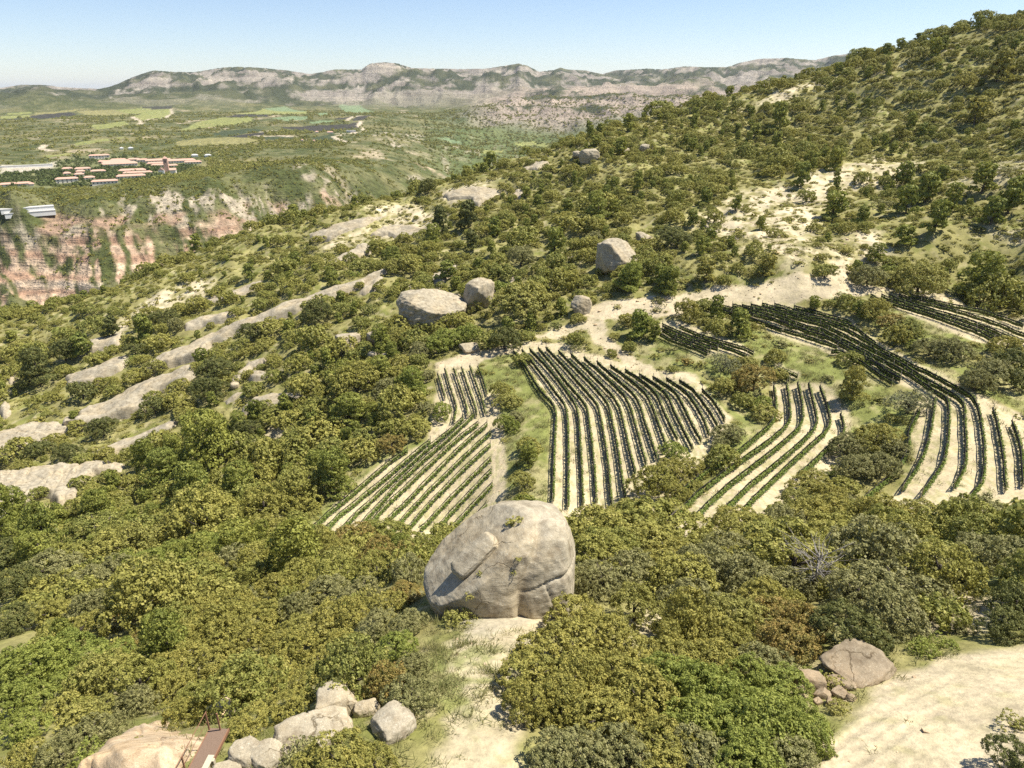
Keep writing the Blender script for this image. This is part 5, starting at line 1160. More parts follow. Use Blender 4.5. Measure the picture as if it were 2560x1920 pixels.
for j in od:
    i = S_[j]
    if ns < 290 and -20 < ppx[j] < 2580 and -20 < ppy[j] < 1940 and seen(X[i], Y[i], ZZ[j], .8):
        wh, gp = where_is(ppx[j], ppy[j], X[i], Y[i]); ns += 1
        add_plant(X[i], Y[i], float(rs[i]), 'shrub', [None, L_GREY, None, L_BRI][ns % 4], '%s %s bush %s' % ('broad' if rs[i] > 1 else 'low', ['olive-green', 'greyish', 'olive-green', 'fresh green'][ns % 4], wh + ', by ' + near_mark(X[i], Y[i])), 'shrubs: ' + gp, near=app[j] * FPX * 2 > 30)
    else: keep.append(j)
keep = np.array(keep); i = S_[keep]; k_ = len(i)
scatter_object('low_scrub', SHR_M, X[i], Y[i], ZZ[keep] - .05 * rs[i], np.stack([rs[i], rs[i], rs[i] * rng.uniform(.7, 1.1, k_)], -1), rng.uniform(0, 6.28, k_), rng.integers(0, len(SHR_M), k_), 'low scrub covering the slopes between trees and rocks')
print('scrub', k_, ns, round(time.time() - _T0, 1))
# grass tufts on banks, path edges and between vine rows
def tuft_mesh(name, seed, nb=26, h=.35, spread=.22):
    r_ = np.random.default_rng(seed); b = r_.normal(size=(nb, 2)) * spread; d = r_.normal(size=(nb, 2)) * .18; hh = h * r_.uniform(.5, 1.2, nb); w_ = .018
    a = r_.uniform(0, 6.28, nb); ux, uy = np.cos(a) * w_, np.sin(a) * w_
    V_ = np.stack([np.stack([b[:, 0] - ux, b[:, 1] - uy, -0.03 + 0 * hh], -1), np.stack([b[:, 0] + ux, b[:, 1] + uy, -0.03 + 0 * hh], -1), np.stack([b[:, 0] + d[:, 0], b[:, 1] + d[:, 1], hh], -1)], 1).reshape(-1, 3)
    me = mesh_np(name, V_, np.arange(nb * 3).reshape(-1, 3), False)
    a = me.attributes.new('tone', 'FLOAT', 'POINT'); a.data.foreach_set('value', np.repeat(r_.uniform(.2, .9, nb), 3).astype(np.float32)); return me
L_GRASS = leaf_mat('grass_blades', pal((.10, .125, .030), (.17, .17, .055), (.25, .215, .095)), (.30, .25, .12), .7, wscale=.12)
TF = [tuft_mesh('tuft', 400 + i) for i in range(3)]
for m in TF: m.materials.append(L_GRASS)
NG = 46000
t = rng.uniform(-.72, .72, NG); r = np.where(rng.random(NG) < .45, np.sqrt(rng.uniform(20 ** 2, 75 ** 2, NG)), np.sqrt(rng.uniform(70 ** 2, 215 ** 2, NG))); X = r * np.sin(t); Y = r * np.cos(t)
w_ = np.full(NG, .35)
for p in GRW: w_[inside(p, X, Y)] = .95
for p in ROCKPOLY: w_[inside(p, X, Y)] = .03
for p in [PW(p, rmax=430) for p in VINE]: w_[inside(p, X, Y)] = .10
for p in [PW(p, rmax=430) for p, k in BARE[:1] + BARE[2:3] + BARE[6:10]]: w_[inside(p, X, Y)] = .03
for p in [PW(BARE[4][0], rmax=430)]: w_[inside(p, X, Y)] = .22
for p in [FOREG, FORER, GULLY]: w_[inside(p, X, Y)] = .12
w_[inside(PW([(1090,1600),(1230,1610),(1250,1700),(1180,1800),(1085,1780),(1072,1690)], rmax=100), X, Y)] = 1.3
w_ *= np.clip(.8 + 1.6 * fbm(X / 4, Y / 4, 3, 221), 0, 2)
i = np.nonzero(rng.random(NG) < w_)[0]; k_ = len(i); sc_ = rng.uniform(.7, 1.5, k_) * np.where(r[i] > 75, 1.6, 1)
scatter_object('grass', TF, X[i], Y[i], Z(X[i], Y[i]), np.stack([sc_, sc_, sc_ * rng.uniform(.6, 1.1, k_)], -1), rng.uniform(0, 6.28, k_), rng.integers(0, 3, k_), 'grass tufts on banks, path edges and between vine rows')
print('grass', k_, round(time.time() - _T0, 1))
# ------------------------------------------------------------------ far woods
NF = 190000
t = rng.uniform(-.74, .50, NF); r = np.sqrt(rng.uniform(600 ** 2, 3300 ** 2, NF)); near_ = rng.random(NF) < .35; r[near_] = rng.uniform(600, 1300, int(near_.sum()))
X = r * np.sin(t); Y = r * np.cos(t)
fi = np.interp(r, RR, np.arange(len(RR))) - FI; fj = np.interp(t, TH, np.arange(len(TH)))
fm = bil(fieldm, np.clip(fi, 0, None), fj); bm = bil(mb + .7 * wg * rock_tan, np.clip(fi, 0, None), fj)
w_ = .24 + .9 * fbm(X / 120, Y / 120, 4, 231)
w_ = np.where(r < 1050, .42 + .5 * fbm(X / 50, Y / 50, 3, 232), w_)
w_ = np.where((t > -.12) & (r > 1300), .50 + .5 * fbm(X / 150, Y / 150, 3, 233), w_)
DW = [R1([(0,480),(100,440),(600,430),(900,410),(1500,350),(1900,280),(2212,200),(2212,330),(1600,520),(1100,560),(500,600),(0,640)]), R1([(1120,115),(1600,60),(2212,10),(2400,60),(2300,260),(2050,200),(1980,130),(1500,140),(1200,145)]), R3([(-100,540),(600,525),(860,450),(1600,440),(1750,500),(1500,560),(880,560),(700,680),(0,620)]), R3([(850,400),(1100,385),(1400,400),(1150,435),(900,430)])]
for p in DW: m = inside(PW(p, rmin=900, rmax=3500), X, Y); w_[m] = 1.5
tw = inside(PW(R1([(0,440),(0,290),(420,270),(560,165),(900,100),(1200,110),(2000,150),(2000,200),(1500,350),(900,420)]), rmin=900, rmax=2500), X, Y); w_[tw] = .5
w_ = w_ * (1 - np.clip(fm, 0, 1)) * (1 - np.clip(bm * 1.2, 0, .96))
i = np.nonzero(rng.random(NF) < w_ * .55)[0]; FARX, FARY, FART = X[i], Y[i], tw[i]
# ------------------------------------------------------------------ vine rows
NET = flat_mat('hail_net', (.030, .027, .025), .8, .3, 8.0, .1); POSTM = flat_mat('vine_post_wood', (.40, .34, .26), .9); 
VPOST = None
def box(x0, x1, y0, y1, z0, z1):
    V_ = np.array([(x, y, z) for x in (x0, x1) for y in (y0, y1) for z in (z0, z1)], float)
    return V_, np.array([(0, 1, 3, 2), (4, 6, 7, 5), (0, 4, 5, 1), (2, 3, 7, 6), (0, 2, 6, 4), (1, 5, 7, 3)])
v_, f_ = box(-.045, .045, -.045, .045, -.3, 2.0); VPOST = mesh_faces('vine_post', v_, f_, False); VPOST.materials.append(POSTM)
def resample(P_, step):
    d = np.r_[0, np.cumsum(np.linalg.norm(np.diff(P_, axis=0), axis=1))]; s_ = np.linspace(0, d[-1], max(2, int(round(d[-1] / step)) + 1))
    return np.stack([np.interp(s_, d, P_[:, k]) for k in range(P_.shape[1])], -1)
def smooth(P_, it=2):
    for _ in range(it):
        Q_ = P_.copy(); Q_[1:-1] = .25 * P_[:-2] + .5 * P_[1:-1] + .25 * P_[2:]; P_ = Q_
    return P_
def vine_row(pts, label, group, sheet=1.0, dens=30, top=1.35, leafy=1.0, seed=1):
    r_ = np.random.default_rng(seed)
    W_ = np.array([q for q in (cast(a, b, top, rmax=300) for a, b in pts) if q is not None])
    if len(W_) < 2: return
    W_ = smooth(resample(W_, 1.0), 2); L = np.linalg.norm(np.diff(W_, axis=0), axis=1).sum()
    T = np.gradient(W_, axis=0); T /= np.linalg.norm(T, axis=1)[:, None] + 1e-9
    Nn = np.stack([-T[:, 1], T[:, 0]], -1); Nn *= np.where(Nn[:, :1] > 0, -1, 1)              # side away from the sun
    zz = Z(W_[:, 0], W_[:, 1]); c = W_[len(W_) // 2]; org = np.array([c[0], c[1], float(Z(*c))])
    root = empty('vine_row', org); tag(root, label, 'vine row', group, 'thing')
    # leaves
    n_ = int(L * dens * leafy * 2.5); u = r_.uniform(0, len(W_) - 1, n_)
    gapn = fbm(u * .35, u * 0 + seed, 3, seed); keep = gapn > -.42; u = u[keep]; n_ = len(u)
    i0 = np.minimum(u.astype(int), len(W_) - 2); f = (u - i0)[:, None]; B = W_[i0] * (1 - f) + W_[i0 + 1] * f; nb = Nn[i0]
    hgt = r_.beta(1.35, 1.3, n_) * (top - .30) + .32; side = r_.normal(0, .12, n_); bump_ = .12 * np.sin(u * 5.0 + seed)
    C = np.concatenate([B - nb * (side + .06)[:, None] + r_.normal(0, .05, (n_, 2)), (Z(B[:, 0], B[:, 1]) + hgt + bump_)[:, None]], 1)
    Nf = np.concatenate([-nb * np.sign(side)[:, None] * .7, np.full((n_, 1), .75)], 1)
    V_, F_ = leaves(C - org, Nf, .12, r_, .85, .5)
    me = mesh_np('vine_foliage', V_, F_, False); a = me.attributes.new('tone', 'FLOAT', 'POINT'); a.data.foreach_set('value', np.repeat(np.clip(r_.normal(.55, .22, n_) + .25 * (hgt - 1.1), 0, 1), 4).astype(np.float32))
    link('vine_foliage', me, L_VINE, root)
    # opaque dark green core added inside the row, blocking light for an even shadow
    M0 = len(W_); wv_ = .03 * np.sin(np.arange(M0) * 2.1 + seed)[:, None] * Nn; gz = Z(W_[:, 0], W_[:, 1]); jit = .07 * np.sin(np.arange(M0) * 1.7 + seed)
    cb_ = [np.column_stack([W_ + wv_ + Nn * o_, gz + h_ + jit]) - org for o_, h_ in ((.02, .30), (.09, .45), (.08, top - .60), (.02, top - .45), (-.05, top - .60), (-.05, .45))]
    Vc = np.vstack(cb_); I = np.arange(M0 - 1); Fc = np.vstack([np.stack([I + a_ * M0, I + 1 + a_ * M0, I + 1 + b_ * M0, I + b_ * M0], 1) for a_, b_ in ((0, 1), (1, 2), (2, 3), (3, 4), (4, 5), (5, 0))])
    mc = mesh_np('vine_shade_core', Vc, Fc); a = mc.attributes.new('tone', 'FLOAT', 'POINT'); a.data.foreach_set('value', np.full(len(Vc), .2, np.float32)); link('vine_shade_core', mc, L_DARK, root)
    # rolled net along the top wire, and the net hanging on the lee side
    M_ = len(W_); wob = .05 * np.sin(np.arange(M_) * 1.3 + seed); sag = .06 * np.abs(np.sin(np.arange(M_) * math.pi / 5))
    path = np.column_stack([W_ + Nn * .16, zz + top + .02 - sag + wob]) - org
    v1, f1 = tube(path, .055, 5)
    me = mesh_faces('net_roll', v1, f1); link('net_roll', me, NET, root)
    if sheet > .3:
        hb = top - (.10 + 1.15 * max(0, sheet - .2)) + .14 * fbm(np.arange(M_) * .45, np.arange(M_) * 0., 3, seed + 3)
        a_ = np.column_stack([W_ + Nn * .20, zz + top - sag]) - org; b_ = np.column_stack([W_ + Nn * (.30 + .05 * np.sin(np.arange(M_) * .9))[:, None], zz + (hb + top) / 2]) - org; c_ = np.column_stack([W_ + Nn * .27, zz + hb]) - org
        V_ = np.vstack([a_, b_, c_, a_ + np.append(-Nn * .025, np.zeros((M_, 1)), 1), c_ + np.append(-Nn * .025, np.zeros((M_, 1)), 1)])
        I = np.arange(M_ - 1); F_ = np.vstack([np.stack([I + k, I + 1 + k, I + 1 + M_ + k, I + M_ + k], 1) for k in (0, M_)])
        F_ = np.vstack([F_, np.stack([I + 3 * M_, I + 1 + 3 * M_, I + 1 + 4 * M_, I + 4 * M_], 1)])
        link('net_curtain', mesh_np('net_curtain', V_, F_), NET, root)
    PP = resample(W_, 5.5)
    for q in PP:
        o = link('post', VPOST, None, root); o.location = (q[0] - org[0], q[1] - org[1], float(Z(*q)) - org[2]); o.rotation_euler = (rng.normal(0, .02), rng.normal(0, .02), rng.uniform(0, 1))
        tk = 0
ORD = ['first', 'second', 'third', 'fourth', 'fifth', 'sixth', 'seventh', 'eighth', 'ninth', 'tenth', 'eleventh', 'twelfth', 'thirteenth', 'fourteenth', 'fifteenth', 'sixteenth']
LOWER = [[(1060,1025),(900,1130),(700,1300),(500,1470),(270,1655),(68,1838)], [(1285,935),(1180,1020),(1050,1130),(900,1255),(640,1465),(400,1655),(142,1880)], [(1610,715),(1480,840),(1290,985),(1050,1200),(800,1430),(550,1655),(276,1900)],
 [(1720,675),(1600,790),(1440,940),(1200,1140),(950,1370),(690,1655),(470,1880)], [(1760,765),(1600,880),(1400,1060),(1150,1290),(900,1520),(790,1640),(640,1800)], [(1850,770),(1650,940),(1450,1130),(1200,1380),(920,1655),(760,1820)],
 [(1885,850),(1700,1020),(1500,1210),(1260,1440),(1060,1650),(860,1860)], [(1880,975),(1750,1090),(1560,1270),(1350,1480),(1200,1640),(1000,1850)], [(1885,1110),(1720,1270),(1500,1480),(1350,1640),(1180,1810)], [(1890,1230),(1750,1370),(1600,1530),(1480,1650),(1320,1820)],
 [(1900,1370),(1800,1470),(1620,1655),(1480,1800)], [(1840,1570),(1760,1655),(1640,1790)]]
for i, p in enumerate(LOWER): vine_row(A_(p), '%s vine row down from the pine wood in the slanting lower vineyard' % ORD[i], 'vine rows of the lower vineyard', .35, 26, seed=500 + i)
UP6 = [[(1362,285),(1395,400),(1430,505)], [(1432,235),(1470,370),(1520,520),(1545,600),(1530,700),(1515,740)], [(1520,235),(1570,380),(1620,520),(1645,610),(1650,680)], [(1600,225),(1650,380),(1700,520),(1735,610),(1745,680)], [(1680,210),(1740,380),(1790,510),(1830,660)], [(1760,215),(1800,310),(1835,420),(1845,470)]]
for i, p in enumerate(UP6): vine_row(A_(p), '%s of six short vine rows above the lower vineyard, counted from the wood' % ORD[i], 'short upper vine rows', .4, 26, seed=520 + i, leafy=.7)
CEN = [[(90,130),(180,230),(290,420),(380,540),(455,610),(480,700),(470,880),(460,1080),(450,1480)],[(170,120),(250,210),(400,400),(480,510),(560,610),(582,720),(590,900),(592,1200),(588,1540)],[(240,110),(370,240),(500,390),(600,530),(665,620),(690,760),(700,960),(715,1200),(728,1530)],
 [(320,100),(450,250),(600,440),(700,550),(765,640),(785,780),(810,980),(835,1220),(852,1500)],[(390,95),(560,270),(700,430),(800,540),(865,620),(895,760),(930,960),(965,1200),(998,1530)],[(505,125),(640,260),(780,400),(900,530),(965,620),(1000,780),(1040,980),(1080,1230),(1130,1510)],
 [(620,155),(750,280),(900,430),(1000,530),(1065,640),(1110,820),(1150,1010),(1210,1240)],[(740,190),(870,300),(1010,430),(1110,530),(1165,640),(1210,800),(1260,980),(1310,1150)],[(860,225),(990,340),(1110,440),(1200,520),(1255,620),(1300,780),(1350,920),(1410,1100)],
 [(985,260),(1100,340),(1230,440),(1320,530),(1380,660),(1430,810),(1500,1000)],[(1120,300),(1240,370),(1340,450),(1420,540),(1475,680),(1540,820),(1600,930)],[(1250,340),(1350,400),(1460,480),(1520,550),(1570,680),(1650,840),(1740,1010)],
 [(1375,365),(1470,420),(1570,490),(1620,560),(1680,680),(1750,830),(1820,940)],[(1500,380),(1600,440),(1700,520),(1770,620),(1840,740),(1890,880)],[(1620,400),(1740,470),(1820,570),(1900,680),(1970,800)],[(1830,480),(1900,540),(1960,620),(2010,700),(2035,755)]]
for i, p in enumerate(CEN): vine_row(B_(p), '%s bent vine row from the grass bank in the big central vineyard' % ORD[i], 'vine rows of the central vineyard', .40, 34, seed=540 + i)
FAN = [[(1143,160),(1160,300),(1160,420),(1110,530),(1000,620),(860,740),(700,850),(460,1000),(300,1130),(80,1310)],[(1265,130),(1290,300),(1297,470),(1250,550),(1100,680),(900,820),(650,1000),(400,1190),(120,1460)],[(1375,130),(1410,300),(1420,460),(1385,560),(1240,690),(1000,880),(700,1110),(500,1290),(310,1480)],
 [(1480,140),(1520,300),(1560,480),(1530,570),(1400,700),(1200,870),(900,1110),(640,1360),(375,1610)],[(1590,165),(1650,330),(1690,490),(1640,600),(1500,720),(1300,900),(1100,1090),(950,1230),(820,1375)],[(1790,430),(1820,540),(1810,620),(1760,680),(1650,760),(1490,915),(1380,1010)]]
for i, p in enumerate(FAN): vine_row(C_(p), '%s elbow-shaped vine row below the yellow-orange oak' % ORD[i], 'elbow-shaped vine rows', .6, 30, top=1.4, seed=560 + i)
OUT = [(D_([(910,500),(870,590),(810,700),(800,820),(790,930),(720,1060),(620,1170),(500,1280),(330,1420),(140,1560)]), 'innermost curved vine row skirting the pale bushy oak island'), (D_([(1070,390),(1060,500),(1030,700),(980,900),(900,1070),(740,1310)]), 'curved vine row starting at the large grey olive tree'),
 (E_([(1085,258),(1600,410)]) + F_([(0,530),(400,740),(700,890),(950,1020)]) + D_([(1030,280),(1190,370),(1220,430),(1220,600),(1210,800),(1160,1050),(1060,1200),(940,1355)]), 'long vine row from the upper terrace that curls past the olive tree, innermost'),
 (E_([(1180,250),(1700,385)]) + F_([(0,470),(250,600),(500,730),(760,850),(950,960),(1160,1100)]) + D_([(1200,300),(1350,390),(1380,450),(1385,650),(1400,850),(1390,1050),(1340,1190),(1275,1275)]), 'long curling vine row, middle of the three that sweep down'),
 (E_([(1300,240),(1700,345)]) + F_([(0,425),(240,520),(480,650),(700,775),(820,830),(1000,935),(1140,990),(1400,1130),(1600,1230)]) + D_([(1450,345),(1520,450),(1555,620),(1585,850),(1590,1080),(1560,1260),(1420,1415)]), 'outermost long vine row sweeping down beside the shaded tree row'),
 (D_([(1680,490),(1710,570),(1750,770),(1790,1000),(1815,1300)]), 'straight dark vine row outside the sweeping ones'), (D_([(1880,620),(1930,750),(1975,930),(1990,1160),(1995,1250)]), 'last vine row at the side edge near the shade')]
for i, (p, lb) in enumerate(OUT): vine_row(p, lb, 'curving outer vine rows', .33, 36, top=1.4, seed=570 + i)
TER = [(E_([(1640,268),(1850,310),(2212,410)]) + F_([(310,465)]), 'topmost short vine row of the long terrace'), (E_([(1430,243),(1600,290),(2000,390)]) + F_([(200,455),(370,515),(480,610),(590,690)]), 'second vine row of the long terrace from the pale track'),
 (E_([(985,247),(1500,430),(1900,530)]) + F_([(350,780),(600,900),(850,1040)]), 'vine row of the long terrace ending behind the olive tree'), (E_([(870,260),(1200,350),(1600,450),(1960,580)]) + F_([(240,690),(480,800),(540,870),(850,1070)]), 'next-to-lowest vine row of the long terrace'),
 (E_([(770,260),(1000,340),(1300,430),(1700,560),(2100,690)]), 'vine row along the lower lip of the long terrace'), (E_([(655,265),(1000,345),(1210,405),(1510,515)]), 'short vine row starting beside the round yellow oak'),
 (E_([(2040,740),(2120,730)]) + F_([(160,755),(250,800),(400,880),(560,990),(760,1110)]), 'isolated curved vine row above the wide tiered pine'), (F_([(460,870),(560,880),(650,960),(850,1075)]), 'stub vine row between the isolated row and the long terrace')]
for i, (p, lb) in enumerate(TER): vine_row(p, lb, 'vine rows of the long terrace', .33, 26, seed=580 + i)
HI = [[(940,150),(1180,205),(1430,265),(1700,310),(1900,370),(2212,480)],[(830,150),(1180,250),(1430,310),(1700,390),(1950,470),(2100,540),(2300,620)],[(720,150),(1000,250),(1300,340),(1600,430),(1850,520),(2000,590),(2200,680)],[(640,150),(900,245),(1200,340),(1500,440),(1800,550),(1950,620)],[(520,150),(850,265),(1200,370),(1500,480),(1750,570),(1880,640)]]
for i, p in enumerate(HI): vine_row(F_(p), '%s vine row from the eroded bank on the highest vine terrace' % ORD[i], 'vine rows of the highest terrace', .33, 26, seed=590 + i)
MT = [[(430,480),(700,590),(900,650),(1210,755)],[(240,455),(600,600),(880,690),(1140,785)],[(260,490),(480,590),(700,680),(830,715)],[(240,515),(450,620),(750,730)],[(215,560),(400,640),(720,765)]]
for i, p in enumerate(MT): vine_row(E_(p), '%s vine row of the small middle terrace, counted from the dry bank' % ORD[i], 'vine rows of the small middle terrace', .33, 24, seed=600 + i)
vine_row(E_([(1470,905),(1560,940),(1680,1000)]), 'upper of two stub vine rows beside the yellow-orange oak', 'stub rows by the yellow-orange oak', .3, 22, seed=611)
vine_row(E_([(1470,945),(1540,990),(1590,1035)]), 'lower of two stub vine rows beside the yellow-orange oak', 'stub rows by the yellow-orange oak', .3, 22, seed=612)
print('vines', round(time.time() - _T0, 1))
# ------------------------------------------------------------------ houses on the plateau
ROOFM = flat_mat('roof_tiles', (.50, .315, .235), .85, .15, .8); WALLM = flat_mat('render_cream', (.70, .63, .52), .85, .05, .5); WALLR = flat_mat('brick_pinkish', (.50, .32, .24), .85, .1, .5)
GREYR = flat_mat('roof_grey', (.50, .49, .46), .8, .06, .5); GLASSM = flat_mat('dark_windows', (.06, .06, .06), .3, .1); WHITEM = flat_mat('white_wall', (.74, .72, .68), .8, .04)
HOUSES = []
def house(fn, x0, y0, x1, y1, hpx, label, roof=ROOFM, wall=WALLM, flat_=False, win=True, dep=None, name='house', cat='house', group=None):
    """long side runs between two pixels at the foot of the wall"""
    (ax, ay), (bx_, by_) = fn([(x0, y0), (x1, y1)]); a = cast(ax, ay, rmin=900, rmax=3500); b = cast(bx_, by_, rmin=900, rmax=3500)
    if a is None or b is None: return
    # both ends on one level strip: keep the mean distance, tame the pitch of the ground
    mc_ = cast((ax + bx_) / 2, (ay + by_) / 2, rmin=900, rmax=3500); d = b - a; m = mc_; tg = np.array([m[1], -m[0]]) / np.hypot(*m); d = d / np.linalg.norm(d)
    if d @ tg < 0: tg = -tg
    rad_c = abs((d[0] * tg[1] - d[1] * tg[0])); d = tg
    L = math.hypot(bx_ - ax, 0) / FPX * math.hypot(*m) / max(.5, abs(d @ tg)); a = m - d * L / 2; b = m + d * L / 2; d = b - a
    m = (a + b) / 2; dist_ = np.hypot(*m); H = max(3.0, hpx * .2532 * dist_ / FPX); D = dep or max(9, min(16, L * .3)); ang = math.atan2(d[1], d[0])
    root = empty(name, (m[0], m[1], float(Z(*m)) - .3), ang); tag(root, label, cat, group, 'thing')
    v, f = box(-L / 2, L / 2, 0, D, -2.0, H); link('wall', mesh_faces('wall', v, f, False), wall, root)
    e = .7
    if flat_: v, f = box(-L / 2 - .3, L / 2 + .3, -.3, D + .3, H + .003, H + .8)
    else:
        rh = D * .20
        v = np.array([(-L/2-e,-e,H-.1),(L/2+e,-e,H-.1),(L/2+e,D+e,H-.1),(-L/2-e,D+e,H-.1),(-L/2-e+D*.35,D/2,H+rh),(L/2+e-D*.35,D/2,H+rh)]); f = np.array([(0,1,5,4),(2,3,4,5),(1,2,5,1),(3,0,4,3),(3,2,1,0)])
    link('roof', mesh_faces('roof', v, f, False), roof, root)
    if win and L > 8:
        n_ = int(L // 4.2); ww_ = 1.4; fl = 2 if H > 5.5 else 1; v, f = box(-ww_ / 2, ww_ / 2, -.06, .05, -.75, .75); wm = mesh_faces('window', v, f, False); wm.materials.append(GLASSM)
        for k in range(n_):
            for j in range(fl):
                o = link('window', wm, None, root); o.location = (-L / 2 + L * (k + .5) / n_, -.02, H * (.5 if fl == 1 else .28 + .46 * j))
    c_, s_ = math.cos(ang), math.sin(ang)
    HOUSES.append((m[0] - s_ * D / 2, m[1] + c_ * D / 2, L / 2 + 2, D / 2 + 3, ang)); return root
HL = [
 (905,150,1015,150,30,'white two-storey house at the rear edge of the hamlet'),(1020,138,1075,132,22,'small red-roofed annex beside the rear white house'),(1045,196,1255,196,18,'long red-roofed block behind the first terrace row'),(1050,216,1315,216,18,'longest of the red-roofed blocks left of centre'),
 (985,190,1040,192,16,'little pink house at the end of the long block'),(1115,172,1230,170,14,'low house behind the long red-roofed blocks'),(1280,172,1370,170,18,'low red-roofed house among trees at the rear of the hamlet'),(1370,182,1455,180,22,'red-roofed house next to the central long block'),
 (1470,186,1675,182,20,'central long red-roofed block of the rear row'),(1480,208,1640,206,16,'block with pink walls in front of the central long one'),(1515,228,1640,226,18,'short block just behind the church tower'),(1665,232,1745,230,18,'short block on the far side of the church tower'),(1690,186,1905,184,20,'long block at the far end of the rear row'),(1840,200,1975,192,18,'last red-roofed block near the parking road'),
 (635,270,705,262,20,'isolated house under trees near the sports field'),(765,262,875,260,16,'red-roofed house above the plane trees'),(770,298,830,292,22,'narrow red-roofed house in the village middle'),(640,310,690,306,16,'small red-roofed house left of the plane trees'),(755,330,820,322,24,'gabled house beside the narrow one'),(850,355,925,350,20,'red-roofed house half behind trees in front'),(920,285,1025,285,14,'low roof between trees in the village middle'),
 (590,390,745,378,34,'big cream house with a hipped red roof at the front edge'),(945,398,1135,394,26,'long front block with cream walls'),(1190,342,1405,336,22,'front block with a wide pink roof'),(1245,304,1405,302,16,'second block behind the wide pink roof'),(1210,280,1410,276,14,'third block behind the wide pink roof'),(1400,298,1490,296,14,'short block at the end of the third one'),
 (190,412,290,408,18,'low villa by the lawn at the view edge'),(30,420,145,416,16,'white villa at the view edge'),(300,416,330,414,12,'garden shed beside the low villa')]
for i, (x0, y0, x1, y1, h, lb) in enumerate(HL): house(R1, x0, y0, x1, y1, h, lb, wall=WALLR if i in (4, 9) else WALLM, group=None)
house(R1, 100, 660, 455, 656, 14, 'upper of two long white sheds below the pine belt', GREYR, WHITEM, True, False, 9, 'shed', 'shed')
house(R1, 135, 705, 475, 694, 14, 'lower of two long white sheds below the pine belt', GREYR, WHITEM, True, False, 9, 'shed', 'shed')
house(R1, 0, 222, 420, 246, 10, 'long white wall building along the sports field', GREYR, WHITEM, True, False, 5, 'field_wall', 'wall')
house(R3, 1690, 400, 1770, 398, 14, 'farm shed on the spur above the dark fields', GREYR, WHITEM, True, True, None, 'farmhouse', 'farm'); house(R3, 1495, 408, 1550, 408, 10, 'tiny farm hut beside the dark fields', ROOFM, WALLM, False, False, None, 'farmhouse', 'farm')
house(R3, 1380, 404, 1405, 404, 9, 'lone cream hut inside the dark fields', ROOFM, WALLM, False, False, None, 'farmhouse', 'farm'); house(R3, 1240, 486, 1255, 486, 10, 'tiny white hut in the pine belt', ROOFM, WHITEM, False, False, None, 'farmhouse', 'farm'); house(R3, 1358, 492, 1372, 492, 10, 'tiny orange hut in the pine belt', ROOFM, WALLR, False, False, None, 'farmhouse', 'farm')
house(R2, 1190, 568, 1215, 568, 10, 'small white house on the slope above the hamlet', GREYR, WHITEM, False, False); house(R2, 1275, 568, 1310, 566, 12, 'second white house on the slope above the hamlet', GREYR, WHITEM, False, False)
house(R2, 1900, 640, 1950, 638, 12, 'white bungalow behind the pine belt', GREYR, WHITEM, False, False); house(R2, 2030, 640, 2080, 638, 12, 'second white bungalow behind the pine belt', GREYR, WHITEM, False, False)
house(Z2, 1590, 520, 1606, 520, 16, 'lone pale house in the side valley below the cliffs', GREYR, WALLM, False, False)
# church
m = cast(*R1([(1655, 288)])[0], rmin=900, rmax=2500)
root = empty('church', (m[0], m[1], float(Z(*m)) - .3), .3); tag(root, 'church with a tall pinkish tower and white nave', 'church', None, 'thing')
v, f = box(-3, 3, -3, 3, -2, 21); link('tower', mesh_faces('tower', v, f, False), WALLR, root)
v = np.array([(-3.5,-3.5,21),(3.5,-3.5,21),(3.5,3.5,21),(-3.5,3.5,21),(0,0,24.5)]); link('tower_roof', mesh_faces('tower_roof', v, np.array([(0,1,4,0),(1,2,4,1),(2,3,4,2),(3,0,4,3),(3,2,1,0)]), False), ROOFM, root)
v, f = box(-11, -3.2, -6, 5, -2, 5.5); link('nave', mesh_faces('nave', v, f, False), WHITEM, root)
v = np.array([(-11.6,-6.6,5.4),(-3.2,-6.6,5.4),(-3.2,5.6,5.4),(-11.6,5.6,5.4),(-7.3,-6.6,8.8),(-7.3,5.6,8.8)]); link('nave_roof', mesh_faces('nave_roof', v, np.array([(0,4,5,3),(1,2,5,4),(0,1,4,0),(2,3,5,2),(3,2,1,0)]), False), ROOFM, root)
v, f = box(3.2, 12, -4, 5, -2, 5); link('transept', mesh_faces('transept', v, f, False), WALLM, root)
v = np.array([(3.2,-4.6,4.9),(12.6,-4.6,4.9),(12.6,5.6,4.9),(3.2,5.6,4.9),(3.2,.5,7.6),(12.6,.5,7.6)]); link('transept_roof', mesh_faces('transept_roof', v, np.array([(0,1,5,4),(2,3,4,5),(1,2,5,1),(0,4,3,0),(3,2,1,0)]), False), ROOFM, root)
v, f = box(-.9, .9, -3.08, -2.9, 15.5, 18.5); link('belfry_opening', mesh_faces('belfry_opening', v, f, False), GLASSM, root)
HOUSES.append((m[0], m[1], 16, 10, .3))
L_VILL = leaf_mat('leaves_village_trees', pal((.10, .115, .038), (.14, .175, .052)), (.22, .23, .07), .8)
LONG = [o.name for o in COL.objects if 'label' in o and len(o['label'].split()) > 16]; print('long labels', LONG, [COL.objects[n_]['label'] for n_ in LONG])
